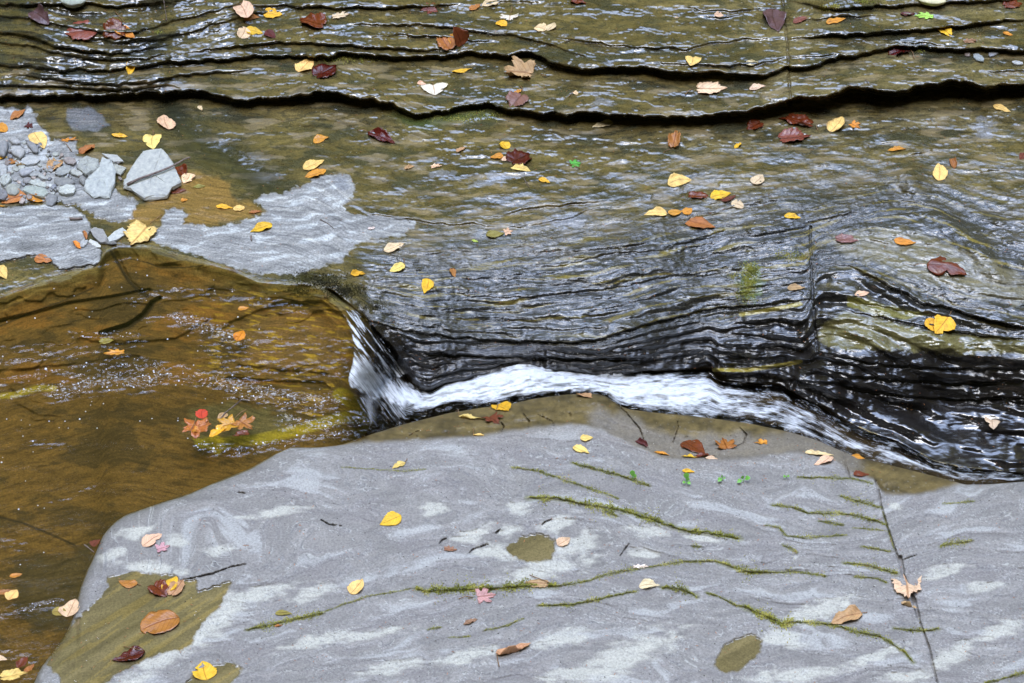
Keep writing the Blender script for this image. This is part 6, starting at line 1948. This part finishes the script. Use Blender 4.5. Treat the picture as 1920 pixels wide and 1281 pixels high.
# ------------------------------------------------------------------ litter of needles and grit
def litter(name, n, mat, label, ln, wd, seed, region=None):
    r = np.random.default_rng(seed)
    xs, ys = r.uniform(-30, 1950, n * 2), r.uniform(-20, 1320, n * 2)
    keep = ~((ys > BASE(xs) - 2) & (ys < NEAR(xs) + 3))
    if region is not None:
        keep &= region(xs, ys)
    # needles gather in drifts
    keep &= r.random(n * 2) < np.clip(0.45 + 1.4 * fbm(xs / 120, ys / 60, 3, seed), 0.05, 1)
    xs, ys = xs[keep][:n], ys[keep][:n]
    b0 = at(xs, ys, np.array([bil(ZROCK, x, y) for x, y in zip(xs, ys)]) + .0008)
    a = r.uniform(0, np.pi, len(xs))
    L_ = ln * r.uniform(.5, 1.4, len(xs))
    d = np.stack([np.cos(a), np.sin(a), r.uniform(-.1, .1, len(xs))], 1) * L_[:, None]
    e = np.stack([-np.sin(a), np.cos(a), 0 * a], 1) * (wd * r.uniform(.6, 1.4, len(xs)))[:, None]
    up = np.array([0, 0, 1.0]) * wd
    V = np.stack([b0 - d, b0 + e, b0 + d, b0 - e, b0 + up], 1).reshape(-1, 3)
    k = np.arange(len(xs))[:, None] * 5
    F = np.concatenate([k + np.array([[0, 4, 1]]), k + np.array([[1, 4, 2]]), k + np.array([[2, 4, 3]]), k + np.array([[3, 4, 0]])])
    o = mesh_obj(name, V, F, mat, smooth=False)
    tag(o, label, None, kind='stuff')


litter('needle_litter', 1500, plain_material('rust_needles', (.30, .09, .03), (.50, .22, .08), 30, .6), 'rust-red needle bits strewn over the rock', .0034, .0006, 21)
litter('pale_grit', 900, plain_material('pale_grit', (.45, .42, .35), (.75, .72, .65), 30, .6), 'pale grit specks strewn over the rock', .0011, .0009, 22)
litter('dark_grit', 1400, plain_material('dark_grit', (.02, .02, .018), (.08, .07, .05), 30, .6), 'dark grit specks strewn over the rock', .0018, .0011, 23)

# bubbles riding on the pool
bub_xy = [(13, 604), (66, 520), (228, 539), (139, 555), (258, 487), (255, 511), (276, 517), (180, 530), (71, 948), (83, 953), (35, 955), (48, 902), (5, 858), (3, 867), (38, 1059), (82, 1036), (352, 822), (285, 785), (172, 753), (194, 757),
          (40, 788), (56, 797), (92, 790), (111, 802), (385, 748), (128, 803), (182, 803), (122, 790), (43, 818)]
rb = np.random.default_rng(9)
for k in range(50):
    bub_xy.append((rb.uniform(-10, 560), rb.uniform(520, 860)))
for pts, w, s in RIFF:
    if s >= .9:
        p = np.array(pts, float)
        for k in range(int(9 * s)):
            t = rb.uniform(0, len(p) - 1)
            i = int(t)
            q_ = p[i] + (p[min(i + 1, len(p) - 1)] - p[i]) * (t - i)
            bub_xy.append((q_[0] + rb.standard_normal() * w * .8, q_[1] + rb.standard_normal() * w * .5))
Vb, Fb = [], []
nb = 0
for x, y in bub_xy:
    if not (BASE(x) + 4 < y < NEAR(x) - 4) or x > 640:
        continue
    c_ = at(x, y, bil(ZW, x, y))
    rad_ = rb.choice([.0010, .0014, .0020, .0030], p=[.4, .35, .2, .05])
    rings = [(1.0, 0), (.8, .5), (.45, .8)]
    for s_, h_ in rings:
        for k in range(8):
            g_ = k * math.pi / 4
            Vb.append(c_ + rad_ * np.array([s_ * math.cos(g_), s_ * math.sin(g_), h_]))
    Vb.append(c_ + np.array([0, 0, rad_ * .9]))
    for a in range(2):
        for k in range(8):
            Fb.append((nb + a * 8 + k, nb + a * 8 + (k + 1) % 8, nb + a * 8 + 8 + (k + 1) % 8, nb + a * 8 + 8 + k))
    for k in range(8):
        Fb.append((nb + 16 + k, nb + 16 + (k + 1) % 8, nb + 24))
    nb += 25
mb_, n_, l_ = new_mat('bubble_film')
ob_ = N(n_, 'ShaderNodeOutputMaterial'); pb_ = N(n_, 'ShaderNodeBsdfPrincipled', i_Roughness=0.08); pb_.inputs['Base Color'].default_value = (.80, .84, .92, 1)
l_.new(pb_.outputs[0], ob_.inputs[0])
o = mesh_obj('foam_bubbles', np.array(Vb), Fb, mb_)
tag(o, 'tiny white foam bubbles drifting on the amber pool', None, kind='stuff')

# ------------------------------------------------------------------ seedlings
MAT_GREEN = plain_material('seedling_green', (.10, .32, .04), (.25, .55, .09), 120, 0.45)
SEED = [(1186, 902, [(-1, -20, 14), (7, -12, 11)], 'small seedling with upright bright leaves on the moss at the top of the slab'),
        (1286, 908, [(1, -22, 16), (6, -12, 12), (-6, -2, 10), (9, 0, 8)], 'tallest green seedling beside the lime-yellow leaf'),
        (1355, 901, [(-3, -8, 8), (5, -4, 8), (-9, 2, 9)], 'thin trailing seedling with tiny leaves between two larger seedlings'),
        (1393, 905, [(14, -9, 17), (-2, -12, 11), (-11, 0, 8)], 'seedling with a long leaf reaching right, top of the slab'),
        (1474, 897, [(-5, -2, 9), (6, -3, 9)], 'tiny two-leaved seedling at the far end of the moss row')]
for x, y, lv, lab in SEED:
    b0 = surf(x, y)
    V, F = tube([np.zeros(3), np.array([.001, -.001, .004]), np.array([.0005, 0, .009])], .0008, .0005)
    root = mesh_obj('seedling', np.array(V), F, MAT_GREEN)
    root.location = b0
    tag(root, lab, 'seedling', 'seedlings along the top of the slab')
    for dx, dy_, ln in lv:
        tip = at(x + dx, y + dy_, b0[2] + .008 + max(0, -dy_) * .0009) - b0
        st = np.array([.0003, 0, .006])
        ax_ = tip - st
        L = np.linalg.norm(ax_) + 1e-6
        ax_ = ax_ / L
        sd_ = np.cross([0, -.5, .85], ax_); sd_ /= np.linalg.norm(sd_)
        u = np.linspace(0, 1, 9)
        wv = np.sin(np.pi * np.clip((u - .25) / .75, 0, 1) ** .8) * L * .26 + .0005
        V = []
        for i in range(9):
            m_ = st + ax_ * L * u[i] + np.array([0, 0, .12 * L * math.sin(math.pi * u[i])])
            V += [m_ - sd_ * wv[i] + [0, 0, wv[i] * .3], m_, m_ + sd_ * wv[i] + [0, 0, wv[i] * .3]]
        F = []
        for i in range(8):
            for j in range(2):
                a = i * 3 + j
                F.append((a, a + 3, a + 4, a + 1))
        mesh_obj('leaf', np.array(V), F, MAT_GREEN, root)
print('done')
